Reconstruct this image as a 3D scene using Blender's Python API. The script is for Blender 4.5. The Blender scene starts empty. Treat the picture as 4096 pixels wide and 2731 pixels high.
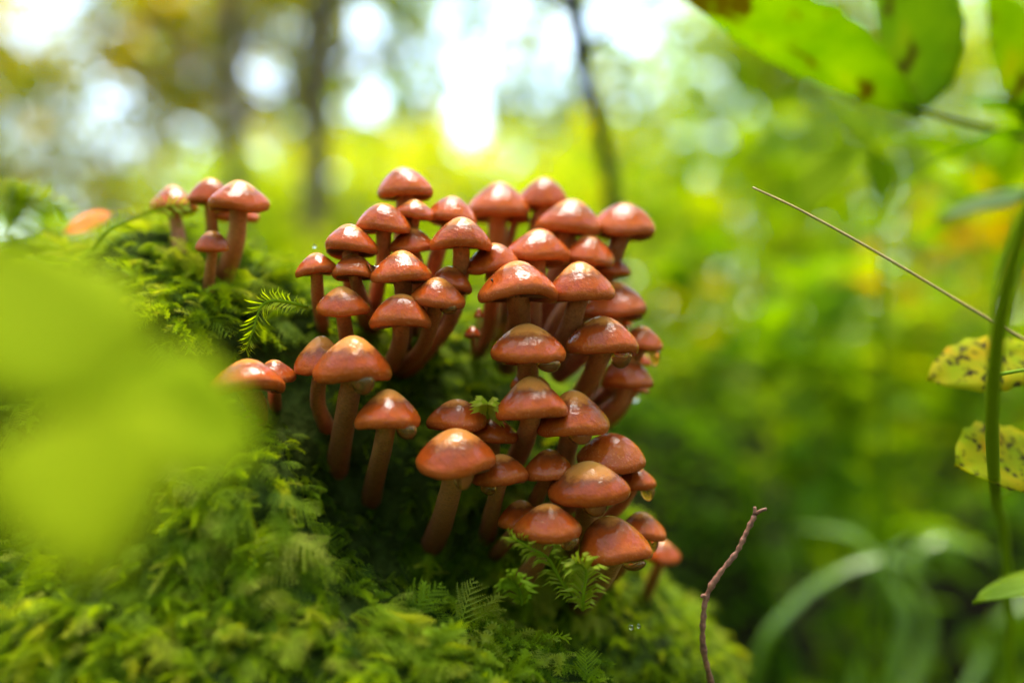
import bpy, math, random
import numpy as np
from mathutils import Vector, Matrix, Euler

random.seed(7)
RNG = np.random.default_rng(7)
SC = bpy.context.scene
COL = SC.collection

# ------------------------------------------------------------------ camera
CAM_Z = 0.42
LENS = 35.0
FOCUS = 0.293
K = 36.0 / LENS / 4096.0            # metres across one photo pixel at 1 m
cd = bpy.data.cameras.new('camera')
cam = bpy.data.objects.new('camera', cd)
COL.objects.link(cam)
cam.location = (0, 0, CAM_Z)
cam.rotation_euler = (math.radians(90), 0, 0)
cd.lens = LENS
cd.sensor_width = 36
cd.clip_start = 0.005
cd.clip_end = 600
cd.dof.use_dof = True
cd.dof.focus_distance = FOCUS
cd.dof.aperture_fstop = 2.9
SC.camera = cam

# ------------------------------------------------------------------ world, sun
SUN_EL, SUN_AZ = math.radians(74), math.radians(12)    # azimuth from +Y towards +X
w = bpy.data.worlds.new('World')
SC.world = w
w.use_nodes = True
nt = w.node_tree
bg = nt.nodes['Background']
sky = nt.nodes.new('ShaderNodeTexSky')
sky.sky_type = 'NISHITA'
sky.sun_disc = False
sky.sun_elevation = SUN_EL
sky.sun_rotation = SUN_AZ
sky.air_density = 1.0
sky.dust_density = 2.0
sky.ozone_density = 1.0
nt.links.new(sky.outputs['Color'], bg.inputs['Color'])
bg.inputs['Strength'].default_value = 0.135
sd = bpy.data.lights.new('sun', 'SUN')
sd.energy = 2.3
sd.angle = math.radians(34)
sd.color = (1.0, 0.95, 0.86)
sun = bpy.data.objects.new('sun', sd)
COL.objects.link(sun)
sv = Vector((math.sin(SUN_AZ) * math.cos(SUN_EL), math.cos(SUN_AZ) * math.cos(SUN_EL), math.sin(SUN_EL)))
sun.rotation_euler = (-sv).to_track_quat('-Z', 'Y').to_euler()
sun.location = sv * 20

SC.view_settings.view_transform = 'Standard'
SC.view_settings.look = 'None'
SC.view_settings.exposure = 3.0
SC.view_settings.gamma = 1.0
SC.view_settings.use_curve_mapping = False
SC.render.engine = 'CYCLES'
cy = SC.cycles
cy.use_denoising = True
cy.max_bounces = 8
cy.diffuse_bounces = 3
cy.glossy_bounces = 3
cy.transmission_bounces = 6
cy.transparent_max_bounces = 6
cy.caustics_reflective = False
cy.caustics_refractive = False
cy.sample_clamp_indirect = 8.0


def P(px, py, d):
    """photo pixel at depth d (metres along +Y) -> world point"""
    return Vector(((px - 2048) * K * d, d, CAM_Z - (py - 1365.5) * K * d))


# ------------------------------------------------------------------ helpers
def tag(o, label=None, cat=None, group=None, kind=None):
    if label: o['label'] = label
    if cat: o['category'] = cat
    if group: o['group'] = group
    if kind: o['kind'] = kind
    return o


def mesh_from(name, verts, faces, smooth=True, attrs=None):
    me = bpy.data.meshes.new(name)
    me.from_pydata([tuple(v) for v in verts], [], faces)
    if smooth:
        me.polygons.foreach_set('use_smooth', [True] * len(me.polygons))
    if attrs:
        for k, vals in attrs.items():
            vals = np.asarray(vals, dtype=np.float32)
            if vals.ndim == 1:
                a = me.attributes.new(k, 'FLOAT', 'POINT'); a.data.foreach_set('value', vals)
            else:
                a = me.attributes.new(k, 'FLOAT_VECTOR', 'POINT'); a.data.foreach_set('vector', vals.ravel())
    me.update()
    return me


def mesh_np(name, V, F, attrs=None, smooth=False):
    """fast mesh from numpy arrays; F is (n,3) or (n,4)"""
    me = bpy.data.meshes.new(name)
    V = np.asarray(V, np.float32); F = np.asarray(F, np.int32)
    n, k = F.shape
    me.vertices.add(len(V)); me.vertices.foreach_set('co', V.ravel())
    me.loops.add(n * k); me.loops.foreach_set('vertex_index', F.ravel())
    me.polygons.add(n)
    me.polygons.foreach_set('loop_start', np.arange(n, dtype=np.int32) * k)
    if smooth:
        me.polygons.foreach_set('use_smooth', np.ones(n, bool))
    if attrs:
        for kk, vals in attrs.items():
            vals = np.asarray(vals, dtype=np.float32)
            if vals.ndim == 1:
                a = me.attributes.new(kk, 'FLOAT', 'POINT'); a.data.foreach_set('value', vals)
            else:
                a = me.attributes.new(kk, 'FLOAT_VECTOR', 'POINT'); a.data.foreach_set('vector', vals.ravel())
    me.update(calc_edges=True)
    return me


def obj(name, me, mat=None, parent=None, loc=None):
    o = bpy.data.objects.new(name, me)
    COL.objects.link(o)
    if mat is not None and me is not None and not me.materials:
        me.materials.append(mat)
    if loc is not None: o.location = loc
    if parent is not None: o.parent = parent
    return o


def empty(name, loc):
    o = bpy.data.objects.new(name, None)
    o.empty_display_size = 0.01
    COL.objects.link(o)
    o.location = loc
    return o


def catmull(pts, n):
    """n samples along a Catmull-Rom curve through pts (numpy k x m)"""
    p = np.asarray(pts, float)
    p = np.vstack([2 * p[0] - p[1], p, 2 * p[-1] - p[-2]])
    k = len(p) - 3
    out = []
    for u in np.linspace(0, k - 1e-9, n):
        i = int(u); t = u - i
        a, b, c, d = p[i], p[i + 1], p[i + 2], p[i + 3]
        out.append(0.5 * ((2 * b) + (-a + c) * t + (2 * a - 5 * b + 4 * c - d) * t * t + (-a + 3 * b - 3 * c + d) * t ** 3))
    return np.array(out)


def tube(pts, radii, sides=10, cap=True, wob=0.0, rng=None):
    pts = np.asarray(pts, float)
    n = len(pts)
    tan = np.gradient(pts, axis=0)
    tan /= np.linalg.norm(tan, axis=1)[:, None] + 1e-12
    ref = np.array([1.0, 0.0, 0.0]) if abs(tan[0][0]) < 0.9 else np.array([0, 1.0, 0])
    V, F, T = [], [], []
    for i in range(n):
        u = ref - tan[i] * ref.dot(tan[i]); u /= np.linalg.norm(u)
        ref = u
        v = np.cross(tan[i], u)
        for s in range(sides):
            a = 2 * math.pi * s / sides
            r = radii[i]
            if wob: r *= 1 + wob * (rng.random() - 0.5)
            V.append(pts[i] + (u * math.cos(a) + v * math.sin(a)) * r)
            T.append(i / (n - 1))
    for i in range(n - 1):
        for s in range(sides):
            s2 = (s + 1) % sides
            F.append((i * sides + s, i * sides + s2, (i + 1) * sides + s2, (i + 1) * sides + s))
    if cap:
        F.append(tuple(range(sides - 1, -1, -1)))
        F.append(tuple((n - 1) * sides + s for s in range(sides)))
    return V, F, T


# ------------------------------------------------------------------ materials
def new_mat(name):
    m = bpy.data.materials.new(name)
    m.use_nodes = True
    nt = m.node_tree
    return m, nt, nt.nodes, nt.links, nt.nodes['Principled BSDF'], nt.nodes['Material Output']


def math_n(N, L, op, a, b=None, clamp=False):
    n = N.new('ShaderNodeMath'); n.operation = op; n.use_clamp = clamp
    for i, v in enumerate((a, b)):
        if v is None: continue
        if isinstance(v, (int, float)): n.inputs[i].default_value = v
        else: L.new(v, n.inputs[i])
    return n.outputs[0]


def ramp(N, L, fac, stops, interp='LINEAR'):
    r = N.new('ShaderNodeValToRGB')
    r.color_ramp.interpolation = interp
    e = r.color_ramp.elements
    e[0].position, e[0].color = stops[0][0], (*stops[0][1], 1)
    e[1].position, e[1].color = stops[-1][0], (*stops[-1][1], 1)
    for p, c in stops[1:-1]:
        x = e.new(p); x.color = (*c, 1)
    if fac is not None: L.new(fac, r.inputs['Fac'])
    return r.outputs['Color']


def noise(N, L, vec, scale, detail=3, rough=0.55):
    n = N.new('ShaderNodeTexNoise')
    n.inputs['Scale'].default_value = scale
    n.inputs['Detail'].default_value = detail
    n.inputs['Roughness'].default_value = rough
    if vec is not None: L.new(vec, n.inputs['Vector'])
    return n.outputs['Fac']


def attr(N, name, typ='GEOMETRY'):
    a = N.new('ShaderNodeAttribute'); a.attribute_name = name; a.attribute_type = typ
    return a


def bump(N, L, h, strength, dist):
    b = N.new('ShaderNodeBump')
    b.inputs['Strength'].default_value = strength
    b.inputs['Distance'].default_value = dist
    L.new(h, b.inputs['Height'])
    return b.outputs['Normal']


def cap_material():
    m, nt, N, L, B, O = new_mat('wet_cap_skin')
    tc = N.new('ShaderNodeTexCoord')
    oi = N.new('ShaderNodeObjectInfo')
    add = N.new('ShaderNodeVectorMath'); add.operation = 'ADD'
    L.new(tc.outputs['Object'], add.inputs[0])
    L.new(oi.outputs['Random'], add.inputs[1])
    v = add.outputs[0]
    rim = attr(N, 'rim').outputs['Fac']
    n1 = noise(N, L, v, 420, 5, 0.65)
    n2 = noise(N, L, v, 110, 2)
    t = math_n(N, L, 'ADD', rim, math_n(N, L, 'MULTIPLY', math_n(N, L, 'SUBTRACT', n1, 0.5), 0.34))
    t = math_n(N, L, 'ADD', t, math_n(N, L, 'MULTIPLY', math_n(N, L, 'SUBTRACT', n2, 0.5), 0.30))
    c = ramp(N, L, t, [(0.0, (0.54, 0.215, 0.050)), (0.36, (0.50, 0.160, 0.032)), (0.50, (0.18, 0.040, 0.012)),
                       (0.60, (0.25, 0.040, 0.006)), (0.80, (0.36, 0.054, 0.006)), (0.93, (0.44, 0.082, 0.010)), (1.0, (0.38, 0.070, 0.012))])
    n3 = noise(N, L, v, 1700, 2)
    # pale granules of the veil near the margin
    g = math_n(N, L, 'GREATER_THAN', math_n(N, L, 'MULTIPLY', noise(N, L, v, 1500, 0), math_n(N, L, 'MINIMUM', rim, 1.0)), 0.70)
    mx = N.new('ShaderNodeMix'); mx.data_type = 'RGBA'
    L.new(math_n(N, L, 'MULTIPLY', g, 0.15), mx.inputs['Factor'])
    L.new(c, mx.inputs['A']); mx.inputs['B'].default_value = (0.75, 0.36, 0.14, 1)
    L.new(mx.outputs['Result'], B.inputs['Base Color'])
    h = math_n(N, L, 'ADD', math_n(N, L, 'MULTIPLY', noise(N, L, v, 1100, 2), 0.55), math_n(N, L, 'MULTIPLY', noise(N, L, v, 330, 3), 1.9))
    bn = bump(N, L, h, 0.85, 0.00026)
    L.new(bn, B.inputs['Normal']); L.new(bn, B.inputs['Coat Normal'])
    B.inputs['Roughness'].default_value = 0.32
    B.inputs['Coat Weight'].default_value = 0.85
    B.inputs['Specular IOR Level'].default_value = 0.0
    L.new(math_n(N, L, 'ADD', math_n(N, L, 'MULTIPLY', n1, 0.10), 0.0), B.inputs['Coat Roughness'])
    B.inputs['Coat IOR'].default_value = 1.33
    B.inputs['Subsurface Weight'].default_value = 0.22
    B.inputs['Subsurface Radius'].default_value = (1.0, 0.35, 0.12)
    B.inputs['Subsurface Scale'].default_value = 0.0035
    return m


def stem_material():
    m, nt, N, L, B, O = new_mat('scaly_stem')
    tc = N.new('ShaderNodeTexCoord')
    v = tc.outputs['Object']
    t = attr(N, 't').outputs['Fac']
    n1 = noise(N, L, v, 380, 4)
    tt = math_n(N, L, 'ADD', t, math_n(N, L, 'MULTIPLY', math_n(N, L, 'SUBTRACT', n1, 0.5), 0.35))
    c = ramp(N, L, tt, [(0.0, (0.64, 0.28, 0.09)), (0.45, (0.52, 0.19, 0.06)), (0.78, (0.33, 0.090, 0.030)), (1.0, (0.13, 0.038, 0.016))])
    sc = noise(N, L, v, 1300, 2)
    mx = N.new('ShaderNodeMix'); mx.data_type = 'RGBA'; mx.blend_type = 'MULTIPLY'
    mx.inputs['Factor'].default_value = 0.55
    L.new(c, mx.inputs['A'])
    L.new(ramp(N, L, sc, [(0.32, (0.45, 0.38, 0.33)), (0.55, (1, 1, 1))]), mx.inputs['B'])
    L.new(mx.outputs['Result'], B.inputs['Base Color'])
    L.new(bump(N, L, math_n(N, L, 'ADD', sc, n1), 0.8, 0.0004), B.inputs['Normal'])
    B.inputs['Roughness'].default_value = 0.55
    B.inputs['Subsurface Weight'].default_value = 0.15
    B.inputs['Subsurface Radius'].default_value = (1.0, 0.4, 0.2)
    B.inputs['Subsurface Scale'].default_value = 0.002
    return m


def plain(name, col, rough=0.6, spec=0.5, trans=0.0, nscale=None, var=0.3, bumpd=0.0):
    m, nt, N, L, B, O = new_mat(name)
    B.inputs['Roughness'].default_value = rough
    B.inputs['Specular IOR Level'].default_value = spec
    if nscale:
        tc = N.new('ShaderNodeTexCoord')
        f = noise(N, L, tc.outputs['Object'], nscale, 5)
        lo = tuple(c * (1 - var) for c in col); hi = tuple(min(1, c * (1 + var)) for c in col)
        L.new(ramp(N, L, f, [(0.3, lo), (0.7, hi)]), B.inputs['Base Color'])
        if bumpd: L.new(bump(N, L, f, 0.8, bumpd), B.inputs['Normal'])
    else:
        B.inputs['Base Color'].default_value = (*col, 1)
    return m


def foliage(name, stops, src='tone', typ='GEOMETRY', translucent=0.45, rough=0.55, spec=0.2, spots=None, tboost=1.5, veins=False, noise_scale=None, tips=0.0):
    """leaf / moss material: colour picked along a ramp by an attribute, part of the light passes through"""
    m, nt, N, L, B, O = new_mat(name)
    f = attr(N, src, typ).outputs['Fac']
    if noise_scale:
        tc = N.new('ShaderNodeTexCoord')
        nn = noise(N, L, tc.outputs['Object'], noise_scale, 3)
        f = math_n(N, L, 'ADD', f, math_n(N, L, 'MULTIPLY', math_n(N, L, 'SUBTRACT', nn, 0.5), 0.6))
    if tips:      # young growth at the tips is paler than the old base
        ta = attr(N, 'tip').outputs['Fac']
        f = math_n(N, L, 'ADD', f, math_n(N, L, 'MULTIPLY', math_n(N, L, 'SUBTRACT', ta, 0.5), tips))
    c = ramp(N, L, f, stops)
    if veins:
        uv = attr(N, 'luv')
        sx = N.new('ShaderNodeSeparateXYZ'); L.new(uv.outputs['Vector'], sx.inputs[0])
        ay = math_n(N, L, 'ABSOLUTE', sx.outputs['Y'])
        mid = math_n(N, L, 'LESS_THAN', ay, 0.045)
        side = math_n(N, L, 'SUBTRACT', math_n(N, L, 'MULTIPLY', sx.outputs['X'], 8.0), math_n(N, L, 'MULTIPLY', ay, 2.6))
        fr = math_n(N, L, 'LESS_THAN', math_n(N, L, 'FRACT', side), 0.09)
        vm = math_n(N, L, 'MULTIPLY', math_n(N, L, 'MAXIMUM', mid, fr), 0.35)
        mv = N.new('ShaderNodeMix'); mv.data_type = 'RGBA'
        L.new(vm, mv.inputs['Factor']); L.new(c, mv.inputs['A']); mv.inputs['B'].default_value = (0.35, 0.45, 0.12, 1)
        c = mv.outputs['Result']
    if spots:
        tc2 = N.new('ShaderNodeTexCoord')
        sp = noise(N, L, tc2.outputs['Object'], spots[0], 3)
        ms = N.new('ShaderNodeMix'); ms.data_type = 'RGBA'
        L.new(ramp(N, L, sp, [(spots[1], (0, 0, 0)), (spots[1] + 0.06, (1, 1, 1))]), ms.inputs['Factor'])
        L.new(c, ms.inputs['A']); ms.inputs['B'].default_value = (*spots[2], 1)
        c = ms.outputs['Result']
    L.new(c, B.inputs['Base Color'])
    B.inputs['Roughness'].default_value = rough
    B.inputs['Specular IOR Level'].default_value = spec
    tr = N.new('ShaderNodeBsdfTranslucent')
    hs = N.new('ShaderNodeHueSaturation')
    hs.inputs['Hue'].default_value = 0.488
    hs.inputs['Saturation'].default_value = 1.1
    hs.inputs['Value'].default_value = tboost
    L.new(c, hs.inputs['Color']); L.new(hs.outputs['Color'], tr.inputs['Color'])
    mix = N.new('ShaderNodeMixShader'); mix.inputs[0].default_value = translucent
    L.new(B.outputs[0], mix.inputs[1]); L.new(tr.outputs[0], mix.inputs[2])
    L.new(mix.outputs[0], O.inputs['Surface'])
    return m


def water_material(name, col, rough=0.02):
    m, nt, N, L, B, O = new_mat(name)
    B.inputs['Base Color'].default_value = (*col, 1)
    B.inputs['Transmission Weight'].default_value = 1.0
    B.inputs['IOR'].default_value = 1.34
    B.inputs['Roughness'].default_value = rough
    return m


M_CAP = cap_material()
M_STEM = stem_material()
M_GILL = plain('gill_brown', (0.30, 0.13, 0.055), 0.7, 0.2)
M_DROP = water_material('amber_gel', (0.92, 0.42, 0.10), 0.05)
M_DROP.node_tree.nodes['Principled BSDF'].inputs['Transmission Weight'].default_value = 0.88
M_WATER = water_material('clear_water', (1, 1, 1))
M_SPECK = plain('black_grit', (0.01, 0.008, 0.006), 0.5)
M_SOIL = plain('dark_humus', (0.018, 0.013, 0.007), 1.0, 0.0, nscale=120, var=0.6, bumpd=0.004)
M_STUMP = plain('moss_stained_humus', (0.030, 0.042, 0.008), 1.0, 0.0, nscale=160, var=0.6, bumpd=0.004)
MOSS_STOPS = [(0.0, (0.016, 0.030, 0.005)), (0.3, (0.070, 0.125, 0.008)), (0.6, (0.18, 0.265, 0.010)), (0.85, (0.29, 0.38, 0.014)), (1.0, (0.34, 0.36, 0.04))]
M_MOSS = foliage('moss_leaf', MOSS_STOPS, 'tone', 'INSTANCER', 0.45, 0.6, spec=0.1, tboost=1.6, tips=0.5)
M_SPRIG = foliage('moss_sprig_leaf', MOSS_STOPS, 'tone', 'GEOMETRY', 0.5, 0.6, spec=0.1, tboost=1.8)
LEAF_STOPS = [(0.0, (0.022, 0.065, 0.005)), (0.35, (0.085, 0.18, 0.004)), (0.7, (0.20, 0.29, 0.003)), (0.9, (0.34, 0.29, 0.005)), (1.0, (0.42, 0.22, 0.008))]
M_LEAF = foliage('broad_leaf', LEAF_STOPS, 'tone', 'GEOMETRY', 0.6, 0.6, spec=0.07, tboost=1.6)
M_WOOD = foliage('woodland_leaf', [(0.0, (0.03, 0.08, 0.004)), (0.35, (0.10, 0.20, 0.004)), (0.6, (0.22, 0.31, 0.006)), (0.8, (0.36, 0.36, 0.010)), (1.0, (0.46, 0.33, 0.02))], 'tone', 'GEOMETRY', 0.6, 0.6, spec=0.08, tboost=1.75)
M_LIME = foliage('lime_leaf', LEAF_STOPS, 'tone', 'GEOMETRY', 0.5, 0.8, spec=0.04, tboost=2.1)
M_LEAFV = foliage('veined_leaf', LEAF_STOPS, 'tone', 'GEOMETRY', 0.5, 0.4, tboost=1.5, veins=True, noise_scale=60, spec=0.06)
M_BLOTCH = foliage('blotched_leaf', LEAF_STOPS, 'tone', 'GEOMETRY', 0.65, 0.6, spec=0.05, tboost=2.1, spots=(55, 0.60, (0.12, 0.11, 0.01)), noise_scale=40)
M_SPOT = foliage('spotted_leaf', LEAF_STOPS, 'tone', 'GEOMETRY', 0.5, 0.6, spec=0.05, tboost=2.8, spots=(300, 0.555, (0.05, 0.035, 0.008)), noise_scale=80)
M_BARK = plain('bark', (0.13, 0.085, 0.055), 0.9, 0.2, nscale=14, var=0.5, bumpd=0.02)
M_BARKD = plain('dark_bark', (0.035, 0.026, 0.022), 0.9, 0.2, nscale=30, var=0.5, bumpd=0.01)
M_TWIG = plain('reddish_twig', (0.28, 0.11, 0.07), 0.6, 0.4, nscale=500, var=0.6, bumpd=0.0006)
M_STRAW = plain('dry_straw', (0.50, 0.32, 0.12), 0.5, 0.4, nscale=300, var=0.25)
M_STALK = foliage('green_stalk', LEAF_STOPS, 'tone', 'GEOMETRY', 0.25, 0.6, spec=0.08)
M_DEAD = plain('orange_dead_leaf', (0.68, 0.15, 0.008), 0.6, 0.3, nscale=120, var=0.3)


# ------------------------------------------------------------------ the mossy stump (signed distance field -> mesh)
def ell(p, c, r):
    q = (p - np.array(c)) / np.array(r)
    k0 = np.linalg.norm(q, axis=-1)
    k1 = np.linalg.norm(q / np.array(r), axis=-1) + 1e-9
    return k0 * (k0 - 1) / k1


def smin(a, b, k):
    h = np.clip(0.5 + 0.5 * (b - a) / k, 0, 1)
    return b * (1 - h) + a * h - k * h * (1 - h)


def smax(a, b, k):
    return -smin(-a, -b, k)


def lump(p, s, seed):
    x, y, z = p[..., 0] * s + seed, p[..., 1] * s + seed * 1.7, p[..., 2] * s - seed
    return np.sin(x + 1.3 * np.sin(y)) * np.sin(y * 1.1 + 0.9 * np.sin(z)) + np.sin(z * 1.2 + 1.1 * np.sin(x))


BODY = [((-0.190, 0.415, 0.340), (0.215, 0.118, 0.117)),
        ((-0.060, 0.420, 0.315), (0.105, 0.095, 0.125)),
        ((-0.020, 0.430, 0.200), (0.125, 0.120, 0.150)),
        ((-0.125, 0.362, 0.418), (0.055, 0.038, 0.038)),
        ((-0.120, 0.342, 0.402), (0.062, 0.040, 0.034)),
        ((-0.200, 0.420, 0.120), (0.330, 0.200, 0.200))]
LEDGE = [((-0.130, 0.300, 0.250), (0.125, 0.075, 0.115)),
         ((-0.082, 0.296, 0.350), (0.040, 0.034, 0.050)),
         ((-0.045, 0.290, 0.245), (0.105, 0.065, 0.098)),
         ((-0.100, 0.270, 0.100), (0.260, 0.140, 0.170))]
HOLLOW = [((-0.020, 0.300, 0.385), (0.050, 0.030, 0.042)),
          ((-0.068, 0.308, 0.412), (0.030, 0.022, 0.016))]


def sdf(p):
    p = np.asarray(p, float)
    a = ell(p, *BODY[0])
    for b in BODY[1:]:
        a = smin(a, ell(p, *b), 0.025)
    l = ell(p, *LEDGE[0])
    for b in LEDGE[1:]:
        l = smin(l, ell(p, *b), 0.03)
    d = smin(a, l, 0.018)
    d = d + 0.0050 * lump(p, 55, 2.0) * 0.5 + 0.0040 * lump(p, 120, 5.0) * 0.5
    for h in HOLLOW:
        d = smax(d, -ell(p, *h), 0.012)
    return d


def sdf_grad(p, e=0.0012):
    g = np.stack([sdf(p + np.array(v) * e) - sdf(p - np.array(v) * e) for v in ((1, 0, 0), (0, 1, 0), (0, 0, 1))], -1)
    return g / (np.linalg.norm(g, axis=-1)[..., None] + 1e-12)


def ray_hit(px, py, d0=0.17, d1=0.60):
    """depth at which a camera ray meets the stump, or None"""
    ds = np.linspace(d0, d1, 430)
    pts = np.stack([(px - 2048) * K * ds, ds, CAM_Z - (py - 1365.5) * K * ds], -1)
    v = sdf(pts)
    i = np.argmax(v < 0)
    return None if v[i] >= 0 else float(ds[i])


def surface_nets(lo, hi, h):
    xs = [np.arange(lo[i], hi[i] + h, h) for i in range(3)]
    G = np.stack(np.meshgrid(*xs, indexing='ij'), -1)
    D = sdf(G.reshape(-1, 3)).reshape(G.shape[:3])
    S = D < 0
    nx, ny, nz = (s - 1 for s in S.shape)
    cnt = np.zeros((nx, ny, nz), int); pos = np.zeros((nx, ny, nz, 3)); ne = np.zeros((nx, ny, nz))
    sl = lambda o: (slice(o[0], o[0] + nx), slice(o[1], o[1] + ny), slice(o[2], o[2] + nz))
    corners = [(i, j, k) for i in (0, 1) for j in (0, 1) for k in (0, 1)]
    for o in corners: cnt += S[sl(o)]
    act = (cnt > 0) & (cnt < 8)
    for a in corners:
        for ax in range(3):
            if a[ax]: continue
            b = list(a); b[ax] = 1; b = tuple(b)
            da, db = D[sl(a)], D[sl(b)]
            cross = (da < 0) != (db < 0)
            t = np.where(cross, da / (da - db + 1e-20), 0)
            q = np.array(a)[None, None, None, :] * np.ones((nx, ny, nz, 1))
            q[..., ax] += t
            pos += np.where(cross[..., None], q, 0); ne += cross
    idx = -np.ones((nx, ny, nz), int)
    idx[act] = np.arange(act.sum())
    base = np.stack(np.meshgrid(*[xs[i][:-1] for i in range(3)], indexing='ij'), -1)
    V = (base + h * pos / np.maximum(ne, 1)[..., None])[act]
    F = []
    for ax in range(3):
        u, v = (ax + 1) % 3, (ax + 2) % 3
        A = S.take(range(0, S.shape[ax] - 1), axis=ax); B_ = S.take(range(1, S.shape[ax]), axis=ax)
        ed = np.argwhere(A != B_)
        for e in ed:
            if e[u] == 0 or e[v] == 0 or e[u] >= S.shape[u] - 1 or e[v] >= S.shape[v] - 1: continue
            q = []
            for du, dv in ((1, 1), (0, 1), (0, 0), (1, 0)):
                c = e.copy(); c[u] -= du; c[v] -= dv
                q.append(idx[tuple(c)])
            if S[tuple(e)]: q = [q[0], q[1], q[2], q[3]]
            else: q = q[::-1]
            F.append(q)
    return V, np.array(F)


SV, SF = surface_nets((-0.56, 0.04, -0.03), (0.30, 0.68, 0.52), 0.0085)
stump = obj('mossy_stump', mesh_np('mossy_stump', SV, SF, smooth=True), M_STUMP)
tag(stump, 'rotting tree stump of dark humus buried under green moss', 'stump')

# ------------------------------------------------------------------ mushrooms
VIEW = {0: (0, 0, 2352 / 4096), 1: (1100, 640, 2352 / 900), 2: (1800, 640, 2352 / 900), 3: (1800, 1200, 2352 / 900),
        4: (1600, 1500, 1916 / 1100), 5: (800, 1240, 1907 / 900), 6: (0, 640, 1.96)}


def to_px(v, x, y):
    ox, oy, s = VIEW[v]
    return ox + x / s, oy + y / s


PROFILE = [(0.0, 1.0), (0.07, 0.993), (0.14, 0.970), (0.22, 0.925), (0.30, 0.862), (0.38, 0.785), (0.47, 0.69), (0.56, 0.595), (0.65, 0.50), (0.74, 0.405),
           (0.82, 0.315), (0.89, 0.225), (0.945, 0.135), (0.985, 0.04), (1.0, -0.07), (0.99, -0.19), (0.96, -0.29), (0.915, -0.345), (0.86, -0.35),
           (0.72, -0.27), (0.50, -0.20), (0.20, -0.16)]


def cap_mesh(R, h, rng, bun=None, dry=0.0):
    n = 44
    V, F, A = [(0, 0, h)], [], [0.0 - dry]
    ph = rng.random(6) * 6.28
    u1, u2 = 0.018 + 0.038 * rng.random(), 0.006 + 0.024 * rng.random()
    bun = 0.15 + 0.75 * rng.random() if bun is None else bun    # 0 bell-shaped with a boss, 1 rounded like a bun
    lean = 0.02 + 0.11 * rng.random()                # boss a little off centre
    V[0] = (lean * R * math.cos(ph[2]), lean * R * math.sin(ph[2]), h)
    for k, (r, z) in enumerate(PROFILE[1:]):
        rr = r
        zz = z
        if k < 14:
            zz = z * (1 - bun) + bun * ((1 - min(1, r / 1.003) ** 2.15) ** 0.80 * 1.04 - 0.04 - 0.03 * r)
        for s in range(n):
            a = 2 * math.pi * s / n
            wv = 1 + r * (u1 * math.sin(2 * a + ph[0]) + u2 * math.sin(3 * a + ph[1]) + 0.006 * math.sin(7 * a + ph[2]))
            zoff = r * r * R * (0.05 * math.sin(2 * a + ph[3]) * u1 / 0.03 + 0.018 * math.sin(3 * a + ph[4]) + 0.008 * math.sin(9 * a + ph[5]))
            dx = lean * R * math.cos(ph[2]) * zz; dy = lean * R * math.sin(ph[2]) * zz
            hz = h * zz if zz > 0 else R * zz * 0.72
            V.append((R * rr * wv * math.cos(a) + dx, R * rr * wv * math.sin(a) + dy, hz + zoff))
            A.append((k + 1) / 14.0 - dry if k < 14 else 1.0)
    for s in range(n):
        F.append((0, 1 + s, 1 + (s + 1) % n))
    for k in range(len(PROFILE) - 2):
        for s in range(n):
            a, b = 1 + k * n + s, 1 + k * n + (s + 1) % n
            F.append((a, a + n, b + n, b))
    return mesh_from('cap', V, F, True, {'rim': A})


def gill_mesh(R):
    V, F = [], []
    n = 56
    for s in range(n):
        a = 2 * math.pi * s / n
        c, q = math.cos(a), math.sin(a)
        i = len(V)
        r0 = 0.24 if s % 2 == 0 else 0.5
        for r, z0, z1 in ((r0, -0.10, -0.17), (0.66, -0.15, -0.235), (0.86, -0.20, -0.245)):
            V.append((R * r * c, R * r * q, R * z0)); V.append((R * r * c, R * r * q, R * z1))
        F += [(i, i + 1, i + 3, i + 2), (i + 2, i + 3, i + 5, i + 4)]
    return mesh_from('gills', V, F, False)


def drop_mesh(wid, hei, rng):
    prof = [(0.0, 0.25), (0.35, 0.2), (0.62, 0.02), (0.66, -0.25), (0.58, -0.55), (0.40, -0.82), (0.2, -0.96), (0.0, -1.0)]
    prof = catmull(prof, 15)
    n = 20
    V, F = [], []
    sk = 0.25 * (rng.random() - 0.5)
    for r, z in prof:
        for s in range(n):
            a = 2 * math.pi * s / n
            V.append((max(r, 0.001) * wid * 0.75 * math.cos(a) + sk * wid * z, max(r, 0.001) * wid * 0.5 * math.sin(a), z * hei))
    for k in range(len(prof) - 1):
        for s in range(n):
            a, b = k * n + s, k * n + (s + 1) % n
            F.append((a, a + n, b + n, b))
    F.append(tuple(range(n))); F.append(tuple((len(prof) - 1) * n + s for s in range(n - 1, -1, -1)))
    return mesh_from('gel_drop', V, F)


CAPS = []      # (centre, radius, height) for keeping the moss out of the caps
STEMS = []


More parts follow.
